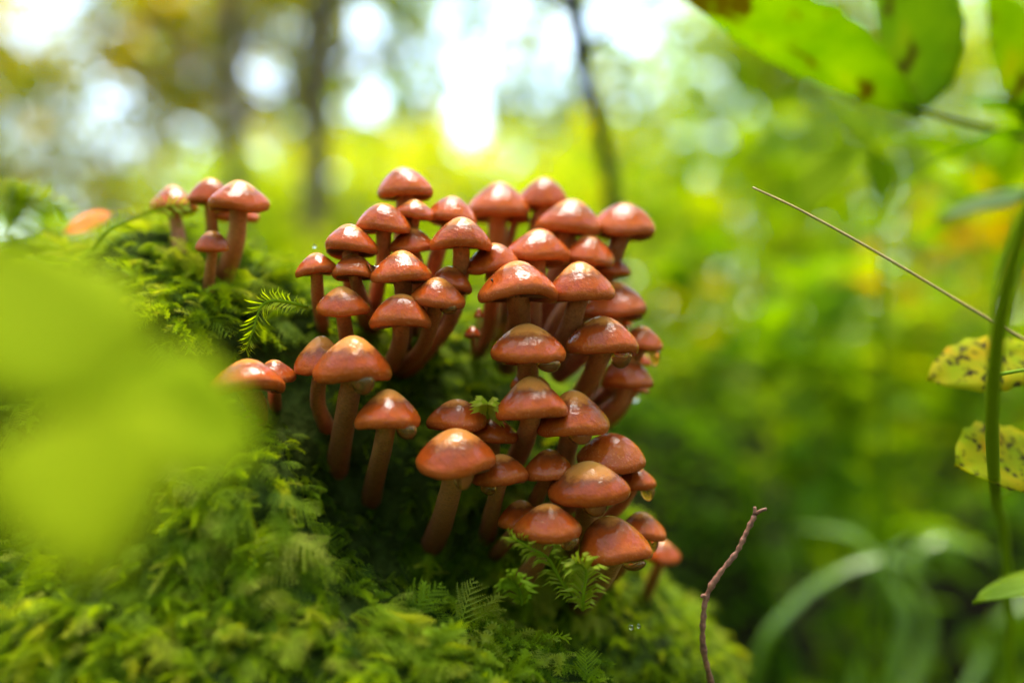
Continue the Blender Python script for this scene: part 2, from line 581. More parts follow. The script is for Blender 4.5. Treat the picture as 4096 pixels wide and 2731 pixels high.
def mushroom(v, Lp, Rp, top, d, stem, label, drop=None, dry=0.0, sw=1.0, sv=None, group='mushrooms of the main cluster', pitch=None, speck=None, bun=None):
    rng = np.random.default_rng(abs(hash((Lp, Rp, top))) % (2 ** 31))
    lx, ly = to_px(v, *Lp); rx, ry = to_px(v, *Rp)
    cx, cy_ = (lx + rx) / 2, (ly + ry) / 2
    ty = to_px(v, 0, top)[1]
    roll = math.atan2(ry - ly, rx - lx) * 0.85
    R = math.hypot(rx - lx, ry - ly) / 2 * K * d * 1.05
    # the far half of the dome rises behind the near edge: remove the part of the height that the tilt of the view adds
    h = max((cy_ - ty) * K * d, 0.45 * R) * 1.10
    C = P(cx, cy_ - 0.0 * (cy_ - ty), d)
    pitch = (rng.random() - 0.5) * 0.22 if pitch is None else pitch
    rot = Matrix.Rotation(roll, 4, 'Y') @ Matrix.Rotation(pitch, 4, 'X') @ Matrix.Rotation(rng.random() * 6.28, 4, 'Z')
    Mx = Matrix.Translation(C) @ rot
    # stem path
    q = [to_px(sv if sv is not None else v, *s) for s in stem]
    hit = ray_hit(*q[-1])
    db = d + 0.02 if hit is None else min(max(hit + 0.004, d - 0.02), d + 0.06)
    top3 = Mx @ Vector((0, 0, -0.12 * R))
    pts = [np.array(Mx @ Vector((0, 0, 0.12 * h))), np.array(top3)]
    seg = [math.hypot(q[i][0] - (cx if i == 0 else q[i - 1][0]), q[i][1] - (cy_ if i == 0 else q[i - 1][1])) for i in range(len(q))]
    tot = sum(seg); acc = 0
    for i, (x, y) in enumerate(q):
        acc += seg[i]
        f = acc / tot
        dd = d + (db - d) * f ** 1.5
        if i == 0:
            continue
        pts.append(np.array(P(x, y, dd)))
    path = catmull(pts, 16)
    rs = 0.29 * R * sw
    rad = [rs * (1.06 - 0.10 * math.sin(min(1, i / 15 * 1.4) * 3.14) + 0.12 * (i / 15) ** 2) for i in range(16)]
    base = Vector(path[-1])
    root = empty('mushroom', base)
    tag(root, label, 'mushroom', group)
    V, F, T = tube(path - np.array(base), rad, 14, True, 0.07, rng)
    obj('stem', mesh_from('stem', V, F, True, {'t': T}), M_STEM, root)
    cap = obj('cap', cap_mesh(R, h, rng, bun, dry=dry + (rng.random() - 0.5) * 0.16), M_CAP, root)
    Lm = Matrix.Translation(-base) @ Mx
    cap.matrix_local = Lm
    g = obj('gills', gill_mesh(R), M_GILL, root)
    g.matrix_local = Lm
    if drop:
        dx, dy, wd, hd = drop
        x, y = to_px(v, dx, dy)
        s = VIEW[v][2]
        wd3, hd3 = wd / s * K * d, hd / s * K * d
        # hangs from the near half of the rim
        off = (x - cx) * K * d
        yy = d - math.sqrt(max(0.0, (0.86 * R) ** 2 - min(abs(off), 0.86 * R) ** 2)) * 0.8
        p3 = P(cx + off / K / d * yy / d, cy_, yy)
        p3.z = (Mx @ Vector((0, 0, 0))).z - 0.22 * R - math.sin(roll) * off
        dr = obj('gel_drop', drop_mesh(wd3 * 1.1, hd3 * 1.1, rng), M_DROP, cap)
        dr.matrix_local = Mx.inverted() @ Matrix.Translation(p3)
    if speck:
        x, y = to_px(v, *speck)
        a = (x - cx) * K * d
        zt = (cy_ - y) * K * d
        rr = np.interp(zt / h, [z for r, z in PROFILE[:14]][::-1], [r for r, z in PROFILE[:14]][::-1]) * R
        yy = -math.sqrt(max(0, rr * rr - a * a)) - 0.0001
        V, F, T = tube(catmull([(0, 0, 0.0005), (0.0002, -0.0002, 0), (0.0005, 0, -0.0005)], 5), [0.00015, 0.0003, 0.0003, 0.0002, 0.0001], 6)
        sp = obj('grit_speck', mesh_from('grit_speck', V, F), M_SPECK, cap)
        sp.matrix_local = Mx.inverted() @ Matrix.Translation(C + Vector((a, yy, zt)))
    CAPS.append((np.array(C), R, h))
    STEMS.append((path, rs))
    return root


UP = 'mushrooms crowding the top of the cluster'
LO = 'mushrooms climbing the lower right of the cluster'
LE = 'mushrooms on the left of the dark hollow'
RI = 'mushrooms on top of the moss ridge'
m = mushroom
m(1, (1080, 345), (1650, 315), 95, .322, [(1355, 450), (1330, 800), (1380, 1900)], 'glossy brown mushroom standing highest, alone above the other caps', group=UP)
m(1, (1250, 560), (1665, 580), 425, .314, [(1440, 730), (1400, 1100), (1400, 1900)], 'small mushroom directly below the highest cap, squeezed between two larger caps', group=UP)
m(1, (862, 690), (1405, 690), 475, .309, [(1145, 800), (1130, 1080), (1080, 1300), (1040, 1560), (1060, 1800)], 'mushroom with tall bare stem whose cap overlaps the cap with a black speck', group=UP)
m(1, (515, 900), (1070, 925), 695, .303, [(785, 1010), (800, 1300), (1000, 1800)], 'mushroom whose cap carries a thin black curled speck of grit', group=UP, speck=(790, 825))
m(1, (1600, 570), (2110, 640), 395, .318, [(1760, 720), (1690, 1000), (1500, 1800)], 'mushroom with slightly dented peak right behind the broad wet tan-topped cap', group=UP)
m(1, (1640, 850), (2245, 860), 620, .303, [(1940, 980), (1940, 1200), (1850, 1600), (1600, 2000)], 'broad wet cap on thick stem with bright green moss gap beside it', group=UP)
m(1, (1220, 920), (1650, 890), 725, .312, [(1480, 990), (1500, 1200), (1450, 1900)], 'half hidden orange cap tucked between tall bare stem and broad wet cap', group=UP)
m(1, (610, 1185), (1055, 1180), 1000, .300, [(865, 1280), (905, 1450), (1050, 1800)], 'small wet cap touching the larger cap beside it by a film of water', group=UP)
film_root = m(1, (1012, 1205), (1625, 1200), 965, .298, [(1345, 1280), (1345, 1420), (1330, 1950)], 'larger wet cap joined by a water film to a small cap', group=UP)
m(1, (215, 1165), (655, 1125), 985, .302, [(445, 1210), (455, 1500), (520, 1800)], 'small outermost mushroom of the cluster with white shine, beside the mossy ridge', group=UP)
m(0, (730, 710), (845, 708), 662, .296, [(788, 726), (797, 778), (815, 850)], 'mushroom with straight pale stem rising just above the tan-topped pair', group=UP)
m(0, (854, 735), (988, 733), 680, .293, [(920, 752), (918, 790), (900, 835), (880, 850)], 'very glossy mushroom with curved stem bending back into dark hollow', group=UP)
m(0, (943, 684), (1064, 695), 641, .296, [(1000, 722), (975, 790), (940, 830), (905, 850)], 'tilted mushroom with dripping rim and long slanting stem above dark hollow', group=UP, drop=(1030, 705, 36, 16))
m(1, (1590, 1330), (2060, 1330), 1130, .307, [(1058, 690), (1035, 740), (960, 830), (920, 860)], 'dull brown cap partly hidden behind the tilted dripping mushroom', group=UP, sv=0)
m(2, (185, 1125), (710, 1075), 890, .31, [(430, 1290), (430, 1500), (400, 1750), (320, 2000)], 'tilted orange cap filling the gap between two broad wet caps', group=UP)
m(2, (168, 545), (830, 520), 255, .345, [(480, 610), (500, 930), (590, 1480), (560, 1760), (450, 2000)], 'out of focus cap with broad pale shine on its sloping back side', group=UP)
m(2, (520, 620), (842, 615), 500, .355, [(610, 700), (610, 930), (560, 1700)], 'tiny red cap peeping out beneath two out of focus caps', group=UP)
m(2, (708, 440), (1205, 430), 205, .35, [(930, 560), (880, 800), (700, 1700)], 'out of focus steep cap against the green woods, behind its neighbours', group=UP)
m(2, (885, 690), (1585, 710), 435, .335, [(1210, 870), (1150, 1100), (900, 1800)], 'wide smooth blurred cap beside the outermost overhanging cap', group=UP)
m(2, (1480, 700), (2125, 750), 470, .338, [(1720, 900), (1690, 1040), (1400, 1700)], 'outermost blurred cap overhanging open air with its thick stem below', group=UP)
m(2, (600, 980), (1235, 1010), 740, .318, [(950, 1140), (860, 1480), (850, 1730), (780, 2000)], 'smooth orange cap below the wide blurred cap, shiny on its left edge', group=UP)
m(2, (1185, 1020), (1718, 1060), 810, .327, [(1430, 1200), (1300, 1400), (1170, 1600), (1060, 1800), (950, 2100)], 'matt tan cap wedged beneath the outermost overhanging cap', group=UP)
m(2, (1500, 1150), (1880, 1170), 1010, .342, [(1690, 1270), (1600, 1500), (1300, 2000)], 'small blurred cap peeping out under the matt tan cap', group=UP)
m(2, (315, 1380), (1093, 1350), 1075, .298, [(725, 1480), (715, 1730), (600, 2150)], 'largest pointed cap with a tiny round black grit spot', group=UP, speck=(437, 1272), dry=0.05)
m(2, (1015, 1410), (1690, 1345), 1090, .305, [(1320, 1480), (1300, 1600), (1240, 1780), (1100, 2100)], 'broad tan-topped cap beside the largest pointed cap', group=UP, dry=0.05)
m(0, (1340, 715), (1482, 713), 652, .332, [(1400, 742), (1350, 800), (1280, 860)], 'soft blurred red-orange cap below the broad tan-topped cap at the open edge', group=UP)

m(3, (445, 560), (1195, 550), 270, .294, [(815, 650), (800, 830), (700, 1100)], 'neat domed cap with dark ring round tan top, alone below the pointed cap', drop=(1030, 600, 230, 100), group=LO, dry=0.1)
m(3, (1235, 465), (1950, 480), 195, .306, [(1590, 570), (1500, 750), (1360, 990), (1200, 1150)], 'tan-orange cap with wrinkled top, gel drop and long slanting stem', drop=(1790, 500, 200, 140), group=LO, dry=0.1)
m(3, (1760, 470), (2215, 480), 285, .33, [(1950, 600), (1800, 800), (1500, 1100)], 'blurred cap with glowing orange drop behind the wrinkled cap', drop=(2135, 510, 110, 150), group=LO)
m(3, (1930, 640), (2105, 660), 570, .345, [(2010, 710), (1850, 900), (1600, 1200)], 'tiny pink blurred button below the glowing orange drop', group=LO)
m(3, (1770, 260), (1900, 260), 190, .345, [(1830, 300), (1800, 500), (1500, 1000)], 'tiny pale button peeping over the shoulder of the wrinkled cap', group=LO)
m(3, (1570, 860), (2115, 835), 600, .33, [(1850, 920), (1780, 1040), (1640, 1170), (1450, 1300)], 'cap on a strongly bent stem leaning out over open air', group=LO)
m(3, (1790, 930), (2070, 930), 860, .345, [(1930, 980), (1800, 1150), (1600, 1350)], 'sliver of a cap hidden behind the cap with strongly bent stem', group=LO)
m(3, (150, 370), (322, 370), 280, .322, [(230, 430), (240, 520), (260, 600)], 'small purplish round button in shade left of the thick stems', group=LO)
m(3, (250, 165), (352, 165), 95, .328, [(300, 200), (290, 300)], 'tiniest purplish button above the other shaded button', group=LO)
m(3, (640, 880), (1028, 890), 765, .312, [(840, 960), (800, 1100), (750, 1250)], 'dark shaded cap behind the stem of the neat domed cap', group=LO)
m(3, (490, 1160), (1205, 1125), 825, .29, [(830, 1220), (800, 1420), (700, 1640), (600, 1800)], 'steep matt cap with a moss tuft touching its edge', group=LO, dry=0.1)
m(3, (915, 1300), (1640, 1270), 975, .298, [(1265, 1370), (1220, 1560), (1190, 1750), (1100, 1950)], 'cap with dark ring and central gel drop, tucked under the steep matt cap', drop=(1355, 1340, 230, 110), group=LO, dry=0.08)
m(4, (200, 325), (600, 315), 178, .297, [(395, 385), (400, 480), (420, 600)], 'small cap with starry white shine beside the moss tuft', group=LO)
m(4, (465, 410), (820, 415), 300, .303, [(645, 480), (640, 560), (620, 700)], 'shaded brown cap with pale stem below the moss tuft', group=LO)
m(4, (125, 600), (652, 590), 390, .283, [(380, 655), (340, 850), (270, 1080), (200, 1220)], 'big soft-lit cap with tan top, hanging drop and long dark stem', drop=(445, 650, 125, 110), group=LO, dry=0.08)
m(4, (498, 715), (886, 695), 562, .293, [(675, 750), (650, 920), (630, 1020), (600, 1150)], 'glossy cap half under the big soft-lit cap, pale upright stem', drop=(610, 745, 100, 60), group=LO)
m(4, (868, 690), (1196, 650), 530, .298, [(990, 730), (950, 860), (880, 1000)], 'tilted glossy cap touching the glossy cap with the pale upright stem', group=LO)
m(4, (1040, 800), (1587, 785), 610, .294, [(1300, 900), (1280, 1080), (1200, 1250)], 'large orange cap with ragged torn veil under its rim', drop=(1350, 870, 160, 90), group=LO, dry=0.06)
m(4, (1238, 565), (1705, 600), 420, .306, [(1440, 670), (1250, 830), (1120, 930), (900, 1050)], 'evenly red-brown pointed cap above the large orange cap', group=LO, dry=-0.25)
m(4, (1480, 740), (1778, 745), 640, .315, [(1600, 790), (1540, 900), (1380, 1050), (1250, 1150)], 'small cap with orange drop behind the large orange cap, long slanting stem', drop=(1725, 745, 90, 80), group=LO)
m(4, (683, 1020), (990, 1000), 882, .303, [(800, 1050), (740, 1160), (650, 1260)], 'shaded cap half hidden behind the low cap above the moss sprig', group=LO)
m(4, (795, 1070), (1255, 1065), 905, .287, [(1020, 1130), (950, 1290), (850, 1440), (780, 1560)], 'low cap with amber drop just above the upright moss sprig', drop=(1185, 1090, 120, 75), group=LO)
m(4, (1245, 1230), (1745, 1200), 1000, .292, [(1480, 1290), (1420, 1400), (1340, 1500), (1250, 1600)], 'lowest big peaked cap with yellowish drop along its rim', drop=(1635, 1240, 150, 60), group=LO, dry=0.04)
m(4, (1515, 1080), (1852, 1090), 962, .315, [(1660, 1140), (1560, 1300), (1400, 1480)], 'cap half hidden behind the lowest big peaked cap', drop=(1765, 1130, 75, 80), group=LO)
m(0, (1480, 1275), (1562, 1277), 1243, .36, [(1520, 1295), (1500, 1330), (1480, 1380)], 'blurred pink cap low in the far moss, apart from the cluster', group=LO)

m(5, (92, 630), (692, 600), 430, .283, [(450, 690), (470, 800), (480, 950)], 'wide low cap partly veiled by the blurred lime green leaf', group=LE, dry=0.05)
m(5, (470, 550), (806, 550), 430, .295, [(620, 610), (630, 700), (640, 850)], 'small dark cap tucked behind the wide low cap beside the leaf', group=LE)
m(5, (803, 460), (1240, 465), 240, .295, [(1010, 490), (1000, 780), (1060, 960), (1080, 1020)], 'smaller of the tan-topped pair, with curved hooked stem', group=LE, dry=0.15)
m(5, (990, 495), (1607, 505), 238, .286, [(1290, 550), (1250, 800), (1170, 1290), (1160, 1400)], 'bigger of the tan-topped pair, amber drop and long dark stem', drop=(1385, 540, 180, 125), group=LE, dry=0.12)
m(5, (1307, 915), (1862, 915), 690, .285, [(1580, 970), (1550, 1150), (1460, 1540), (1450, 1650)], 'single mushroom before the dark hollow with drop at rim and slanting stem', drop=(1750, 965, 160, 95), group=LE, dry=0.1)

m(6, (1195, 365), (1530, 365), 210, .345, [(1390, 420), (1400, 600), (1410, 800)], 'blurred cap behind the arching moss strand on the ridge', group=RI)
m(6, (1490, 305), (1800, 310), 155, .335, [(1660, 380), (1665, 590), (1670, 800)], 'middle cap of the ridge trio, partly behind the tallest one', group=RI)
m(6, (1645, 335), (2097, 345), 175, .32, [(1870, 390), (1850, 640), (1760, 900), (1740, 960)], 'tallest glossy mushroom on the ridge with slender leaning dark stem', group=RI, sw=1.05)
m(6, (1700, 430), (2032, 440), 340, .34, [(1860, 500), (1800, 700), (1740, 950)], 'orange backlit cap glowing beneath the tallest ridge mushroom', group=RI)
m(6, (1545, 690), (1786, 685), 565, .315, [(1615, 740), (1635, 1000), (1640, 1060)], 'smallest ridge mushroom with pale pinkish stem at the foot of the tallest', group=RI, sw=1.2)


# film of water hanging between the two touching caps
ol = [to_px(1, *q) for q in ((955, 1074), (1000, 1097), (1060, 1108), (1110, 1097), (1155, 1070), (1130, 1150), (1062, 1215), (1000, 1160))]
V = [P(x, y, .2945 + 0.002 * (abs(k - 2) % 3 == 2)) - film_root.location for k, (x, y) in enumerate(ol)] + [P(x, y, .2990) - film_root.location for x, y in ol]
F = [tuple(range(8)), tuple(range(15, 7, -1))] + [(k, k + 8, (k + 1) % 8 + 8, (k + 1) % 8) for k in range(8)]
wf = obj('water_film', mesh_from('water_film', V, F), M_DROP, film_root)
bv = wf.modifiers.new('soft', 'BEVEL'); bv.width = 0.0006; bv.segments = 3

# ------------------------------------------------------------------ moss prototypes
class Tri:
    def __init__(s): s.V, s.F = [], []
    def tri(s, a, b, c):
        i = len(s.V); s.V += [a, b, c]; s.F.append((i, i + 1, i + 2))
    def quad(s, a, b, c, d):
        s.tri(a, b, c); s.tri(a, c, d)


def feather_frond(seed):
    """twice-feathered frond, unit length along +X, arching over; upper side +Z"""
    r = np.random.default_rng(seed)
    T = Tri()
    n = 10
    droop = 0.35 + 0.4 * r.random(); bend = (r.random() - 0.5) * 0.5
    ax = lambda t: np.array([t * (1 - 0.15 * droop * t), bend * t * t, 0.34 * t - droop * t ** 2.2])
    for i in range(24):
        t0, t1 = i / 24, (i + 1) / 24
        a, b = ax(t0), ax(t1); wv = np.array([0, 0.012 * (1.1 - t0), 0])
        T.quad(a - wv, a + wv, b + wv, b - wv)
    for i in range(2, n * 2):
        t = i / (n * 2) * 0.98
        s = 1 if i % 2 else -1
        ln = 0.40 * math.sin(math.pi * min(1, (0.08 + 0.98 * t)) ** 0.8) * (0.75 + 0.5 * r.random()) + 0.03
        p0 = ax(t); tg = ax(t + 0.02) - ax(t); tg /= np.linalg.norm(tg)
        side = np.array([0, s, 0.0])
        dr = tg * (0.62 + 0.2 * r.random()) + side * 0.85 + np.array([0, 0, 0.15 * (r.random() - 0.3)])
        dr /= np.linalg.norm(dr)
        sag = 0.25 + 0.3 * r.random()
        br = lambda u: p0 + dr * ln * u + np.array([0.05 * ln * u * u, 0, -sag * ln * u * u])
        perp = np.cross(dr, np.array([0, 0, 1.0])); perp /= np.linalg.norm(perp)
        T.tri(br(0) - perp * 0.009, br(0) + perp * 0.009, br(1))
        m_ = max(4, int(ln * 34))
        for j in range(m_):
            u = (j + 0.6) / m_
            c = br(u)
            for q in (-1, 1):
                ll = (0.052 * (1 - 0.5 * u)) * (0.7 + 0.6 * r.random())
                tip = c + perp * q * ll * 0.85 + dr * ll * 0.8 + np.array([0, 0, 0.02 * r.random()])
                T.tri(c - dr * 0.008, c + dr * 0.010, tip)
    return T


def star_shoot(seed):
    """cylindrical shoot with recurved pointed leaves all round, along +X"""
    r = np.random.default_rng(seed)
    T = Tri()
    droop = 0.5 + 0.5 * r.random(); bend = (r.random() - 0.5) * 0.6
    ax = lambda t: np.array([t * (1 - 0.2 * droop * t), bend * t * t, 0.45 * t - droop * t * t])
    for i in range(14):
        a, b = ax(i / 14), ax((i + 1) / 14)
        wv = np.array([0, 0.013, 0]); wz = np.array([0, 0, 0.013])
        T.quad(a - wv, a + wv, b + wv, b - wv); T.quad(a - wz, a + wz, b + wz, b - wz)
    for i in range(78):
        t = i / 78
        a = i * 2.4
        tg = ax(t + 0.02) - ax(t); tg /= np.linalg.norm(tg)
        u = np.cross(tg, [0, 0, 1.0]); u /= np.linalg.norm(u); v = np.cross(u, tg)
        o = u * math.cos(a) + v * math.sin(a)
        s = np.cross(tg, o)
        ln = (0.125 if t < 0.8 else 0.125 * (1.9 - t * 1.1)) * (0.8 + 0.4 * r.random())
        p = ax(t)
        mid = p + o * ln * 0.55 + tg * ln * 0.45
        tip = p + o * ln * 1.05 + tg * ln * 0.35 * (1 if t < 0.85 else 2.5)
        T.quad(p - s * 0.012, p + s * 0.012, mid + s * 0.022, mid - s * 0.022)
        T.tri(mid - s * 0.022, mid + s * 0.022, tip)
    # two side shoots
    for sgn, t in ((1, 0.35), (-1, 0.55)):
        p = ax(t); dr = np.array([0.6, sgn * 0.75, 0.1]); dr /= np.linalg.norm(dr)
        for i in range(30):
            u_ = i / 30
            c = p + dr * 0.36 * u_ - np.array([0, 0, 0.12 * u_ * u_])
            a = i * 2.4
            uu = np.cross(dr, [0, 0, 1.0]); vv = np.cross(uu, dr)
            o = uu * math.cos(a) + vv * math.sin(a); s = np.cross(dr, o)
            ln = 0.085 * (1.15 - 0.5 * u_)
            T.quad(c - s * 0.01, c + s * 0.01, c + (o * 0.55 + dr * 0.5) * ln + s * 0.014, c + (o * 0.55 + dr * 0.5) * ln - s * 0.014)
            T.tri(c + (o * 0.55 + dr * 0.5) * ln - s * 0.014, c + (o * 0.55 + dr * 0.5) * ln + s * 0.014, c + (o + dr * 0.5) * ln)
    return T


def tip_of(V):
    V = np.array(V)
    return np.clip(0.75 * V[:, 0] + 0.9 * np.abs(V[:, 1]), 0, 1)


protos = bpy.data.collections.new('moss_prototypes')       # not linked to the scene
for i in range(4):
    T = feather_frond(11 + i)
    o = bpy.data.objects.new('frond_a%d' % i, mesh_np('frond', T.V, T.F, {'tip': tip_of(T.V)})); o.data.materials.append(M_MOSS); protos.objects.link(o)
for i in range(3):
    T = star_shoot(31 + i)
    o = bpy.data.objects.new('frond_b%d' % i, mesh_np('shoot', T.V, T.F, {'tip': tip_of(T.V)})); o.data.materials.append(M_MOSS); protos.objects.link(o)


def scatter_tree():
    g = bpy.data.node_groups.new('scatter_fronds', 'GeometryNodeTree')
    g.interface.new_socket('Geometry', in_out='INPUT', socket_type='NodeSocketGeometry')
    g.interface.new_socket('Geometry', in_out='OUTPUT', socket_type='NodeSocketGeometry')
    N, L = g.nodes, g.links
    gi, go = N.new('NodeGroupInput'), N.new('NodeGroupOutput')
    iop = N.new('GeometryNodeInstanceOnPoints')
    ci = N.new('GeometryNodeCollectionInfo')
    ci.inputs['Collection'].default_value = protos
    ci.inputs['Separate Children'].default_value = True
    ci.inputs['Reset Children'].default_value = True

    def na(name, typ):
        n = N.new('GeometryNodeInputNamedAttribute'); n.data_type = typ; n.inputs['Name'].default_value = name
        return n.outputs['Attribute']
    iop.inputs['Pick Instance'].default_value = True
    L.new(gi.outputs[0], iop.inputs['Points']); L.new(ci.outputs[0], iop.inputs['Instance'])
    L.new(na('kind_index', 'INT'), iop.inputs['Instance Index'])
    e2r = N.new('FunctionNodeEulerToRotation'); L.new(na('rot', 'FLOAT_VECTOR'), e2r.inputs[0])
    L.new(e2r.outputs[0], iop.inputs['Rotation'])
    L.new(na('size', 'FLOAT'), iop.inputs['Scale'])
    L.new(iop.outputs[0], go.inputs[0])
    return g


SCATTER = scatter_tree()


def scatter_obj(name, pts, X, Z, size, idx, tone):
    """points with frond axis X and upper side Z (unit rows)"""
    Z = Z - X * np.sum(X * Z, 1)[:, None]; Z /= np.linalg.norm(Z, axis=1)[:, None]
    Y = np.cross(Z, X)
    rot = np.array([Matrix(((x[0], y[0], z[0]), (x[1], y[1], z[1]), (x[2], y[2], z[2]))).to_euler() for x, y, z in zip(X, Y, Z)], np.float32)
    me = bpy.data.meshes.new(name)
    me.vertices.add(len(pts)); me.vertices.foreach_set('co', np.asarray(pts, np.float32).ravel())
    a = me.attributes.new('rot', 'FLOAT_VECTOR', 'POINT'); a.data.foreach_set('vector', rot.ravel())
    a = me.attributes.new('size', 'FLOAT', 'POINT'); a.data.foreach_set('value', np.asarray(size, np.float32))
    a = me.attributes.new('tone', 'FLOAT', 'POINT'); a.data.foreach_set('value', np.asarray(tone, np.float32))
    a = me.attributes.new('kind_index', 'INT', 'POINT'); a.data.foreach_set('value', np.asarray(idx, np.int32))
    o = obj(name, me)
    md = o.modifiers.new('scatter', 'NODES'); md.node_group = SCATTER
    return o


def sample_surface(n):
    A, B_, C_, D_ = (SV[SF[:, i]] for i in range(4))
    ar = np.linalg.norm(np.cross(C_ - A, D_ - B_), axis=1) / 2
    f = RNG.choice(len(SF), n, p=ar / ar.sum())
    u, v = RNG.random(n)[:, None], RNG.random(n)[:, None]
    p = (A[f] * (1 - u) + B_[f] * u) * (1 - v) + (D_[f] * (1 - u) + C_[f] * u) * v
    return p


def in_hollow(p, grow=1.25):
    q = np.zeros(len(p), bool)
    for c, r in HOLLOW:
        q |= ell(p, c, np.array(r) * grow) < 0
    return q


def lowfreq(p, s, seed):
    return lump(p, s, seed) / 2.0


def unit(v):
    return v / (np.linalg.norm(v, axis=-1)[..., None] + 1e-12)


def moss_layer(name, label, n0, smin_, smax_, tone0, lift, star, seed, gap=1.0):
    rng = np.random.default_rng(seed)
    p = sample_surface(n0)
    p = p[(p[:, 2] > 0.16) & (p[:, 0] > -0.36) & (p[:, 1] < 0.56)]
    g = sdf_grad(p)
    fr = (g[:, 1] < 0.55) | (rng.random(len(g)) < 0.3)      # the far side needs only a thin cover
    p, g = p[fr], g[fr]
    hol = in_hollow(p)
    kp = ((~hol) | (rng.random(len(p)) < 0.5)) & (rng.random(len(p)) < gap + (1 - gap) * np.clip(0.6 + 1.3 * lowfreq(p, 110, 4.0), 0, 1))
    p, g, hol = p[kp], g[kp], hol[kp]
    n = len(p)
    down = np.array([0, 0, -1.0]) - g * (-g[:, 2])[:, None]
    rnd = unit(rng.normal(size=(n, 3)))
    tanr = unit(rnd - g * np.sum(rnd * g, 1)[:, None])
    X = unit(tanr * 0.8 + down * 1.0 + g * (lift * (0.5 + rng.random(n)))[:, None])
    Zax = unit(g + rnd * 0.35)
    size = smin_ + (smax_ - smin_) * rng.random(n) ** 1.4
    size *= 1 + 0.35 * lowfreq(p, 60, 9.0)
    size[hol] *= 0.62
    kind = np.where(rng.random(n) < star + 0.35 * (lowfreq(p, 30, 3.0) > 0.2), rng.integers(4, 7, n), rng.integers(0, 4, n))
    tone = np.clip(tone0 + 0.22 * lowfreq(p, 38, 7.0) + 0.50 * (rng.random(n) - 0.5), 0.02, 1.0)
    tone[hol] = np.clip(tone[hol] * 0.7, 0.02, 1)  # recess shade put into the colour: moss in the hollows toned darker
    def clash():
        bad = np.zeros(n, bool)
        for f in (0.0, 0.35, 0.7, 1.0):
            q = p + X * (size * f)[:, None]
            for c, R, h in CAPS:
                dd = q - c
                bad |= (np.hypot(dd[:, 0], dd[:, 1]) < R * 1.1) & (dd[:, 2] > -0.4 * R) & (dd[:, 2] < h * 1.05)
        return bad
    size[clash()] *= 0.45                                    # shorter fronds under the caps, none through them
    ok = ~clash()
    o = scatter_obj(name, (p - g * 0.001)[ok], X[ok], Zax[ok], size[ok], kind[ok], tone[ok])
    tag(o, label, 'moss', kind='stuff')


moss_layer('moss', 'thick dark green moss carpet covering the whole stump', 75000, 0.007, 0.013, 0.40, 0.45, 0.30, 3)
moss_layer('moss_fronds', 'pale feathery moss fronds arching out of the darker moss carpet', 50000, 0.008, 0.017, 0.74, 0.90, 0.25, 4, 0.12)


# ------------------------------------------------------------------ single moss sprigs that stand out
def sprig(pts, size, label, seed, kind='feather', tone=0.75, tuft=None):
    """an upright or arching shoot through the given points with its leaves and side shoots"""
    r = np.random.default_rng(seed)
    path = catmull([np.array(q) for q in pts], 26)
    base = Vector(path[0])
    root = empty('moss_sprig', base)
    tag(root, label, 'moss', 'moss sprigs that stand out')
    V, F, T = tube(path - path[0], np.linspace(0.00055, 0.00025, 26), 6)
    obj('stem', mesh_from('stem', V, F, True, {'tone': np.full(len(V), tone * 0.8)}), M_SPRIG, root)
    T = Tri()
    tg = unit(np.gradient(path, axis=0))
    n = 74
    for i in range(n):
        t = i / (n - 1)
        k = min(25, int(t * 25.99))
        c = path[k] - path[0] + tg[k] * (t * 25 - k) * 0.0005
        u = unit(np.cross(tg[k], [0.1, 0.9, 0.2])); v = np.cross(u, tg[k])
        a = i * 2.39996
        if kind == 'feather':
            a = (0 if i % 2 else math.pi) + 1.2 * (r.random() - 0.5)
        o = u * math.cos(a) + v * math.sin(a)
        s = np.cross(tg[k], o)
        ln = size * (1.0 - 0.55 * max(0, t - 0.55) / 0.45) * (0.7 + 0.5 * r.random()) * (0.4 + 0.6 * min(1, t * 4))
        wd = size * 0.10
        up = 0.45 + 0.8 * max(0, t - 0.7)
        mid = c + (o * 0.55 + tg[k] * up) * ln
        tip = c + (o * 1.0 + tg[k] * up * 1.1 - np.array([0, 0, 0.15])) * ln
        T.quad(c - s * wd * 0.5, c + s * wd * 0.5, mid + s * wd, mid - s * wd)
        T.tri(mid - s * wd, mid + s * wd, tip)
    obj('leaves', mesh_np('leaves', T.V, T.F, {'tone': np.clip(tone + 0.25 * (np.repeat(r.random(len(T.V) // 3), 3) - 0.5), 0, 1)}), M_SPRIG, root)
    return root


def pts_px(lst):
    return [P(x, y, d) for x, y, d in lst]


sprig(pts_px([(2330, 2420, .288), (2250, 2330, .284), (2190, 2230, .281), (2120, 2190, .279), (2040, 2145, .278)]), 0.0052, 'bright upright moss sprig with bent tip in front of the low amber-drop cap', 1, tone=0.95)
sprig(pts_px([(2330, 2440, .283), (2335, 2370, .281), (2345, 2290, .280), (2330, 2262, .279), (2300, 2250, .278)]), 0.0066, 'star-shaped moss sprig below the lowest big peaked cap', 2, tone=0.95)
sprig(pts_px([(2090, 2420, .281), (2080, 2370, .279), (2060, 2330, .277), (2030, 2310, .276)]), 0.0055, 'short moss sprig at the foot of the bright upright sprig', 3, tone=0.7)
sprig(pts_px([(1955, 1690, .305), (1950, 1650, .296), (1952, 1630, .290), (1950, 1612, .287)]), 0.0060, 'moss tuft poking out beside the steep matt cap', 4, tone=0.95)
sprig(pts_px([(30, 960, .40), (70, 850, .40), (120, 800, .40), (190, 800, .40), (258, 840, .40)]), 0.0085, 'arching moss sprig bending over at the far end of the ridge', 5, tone=0.85)
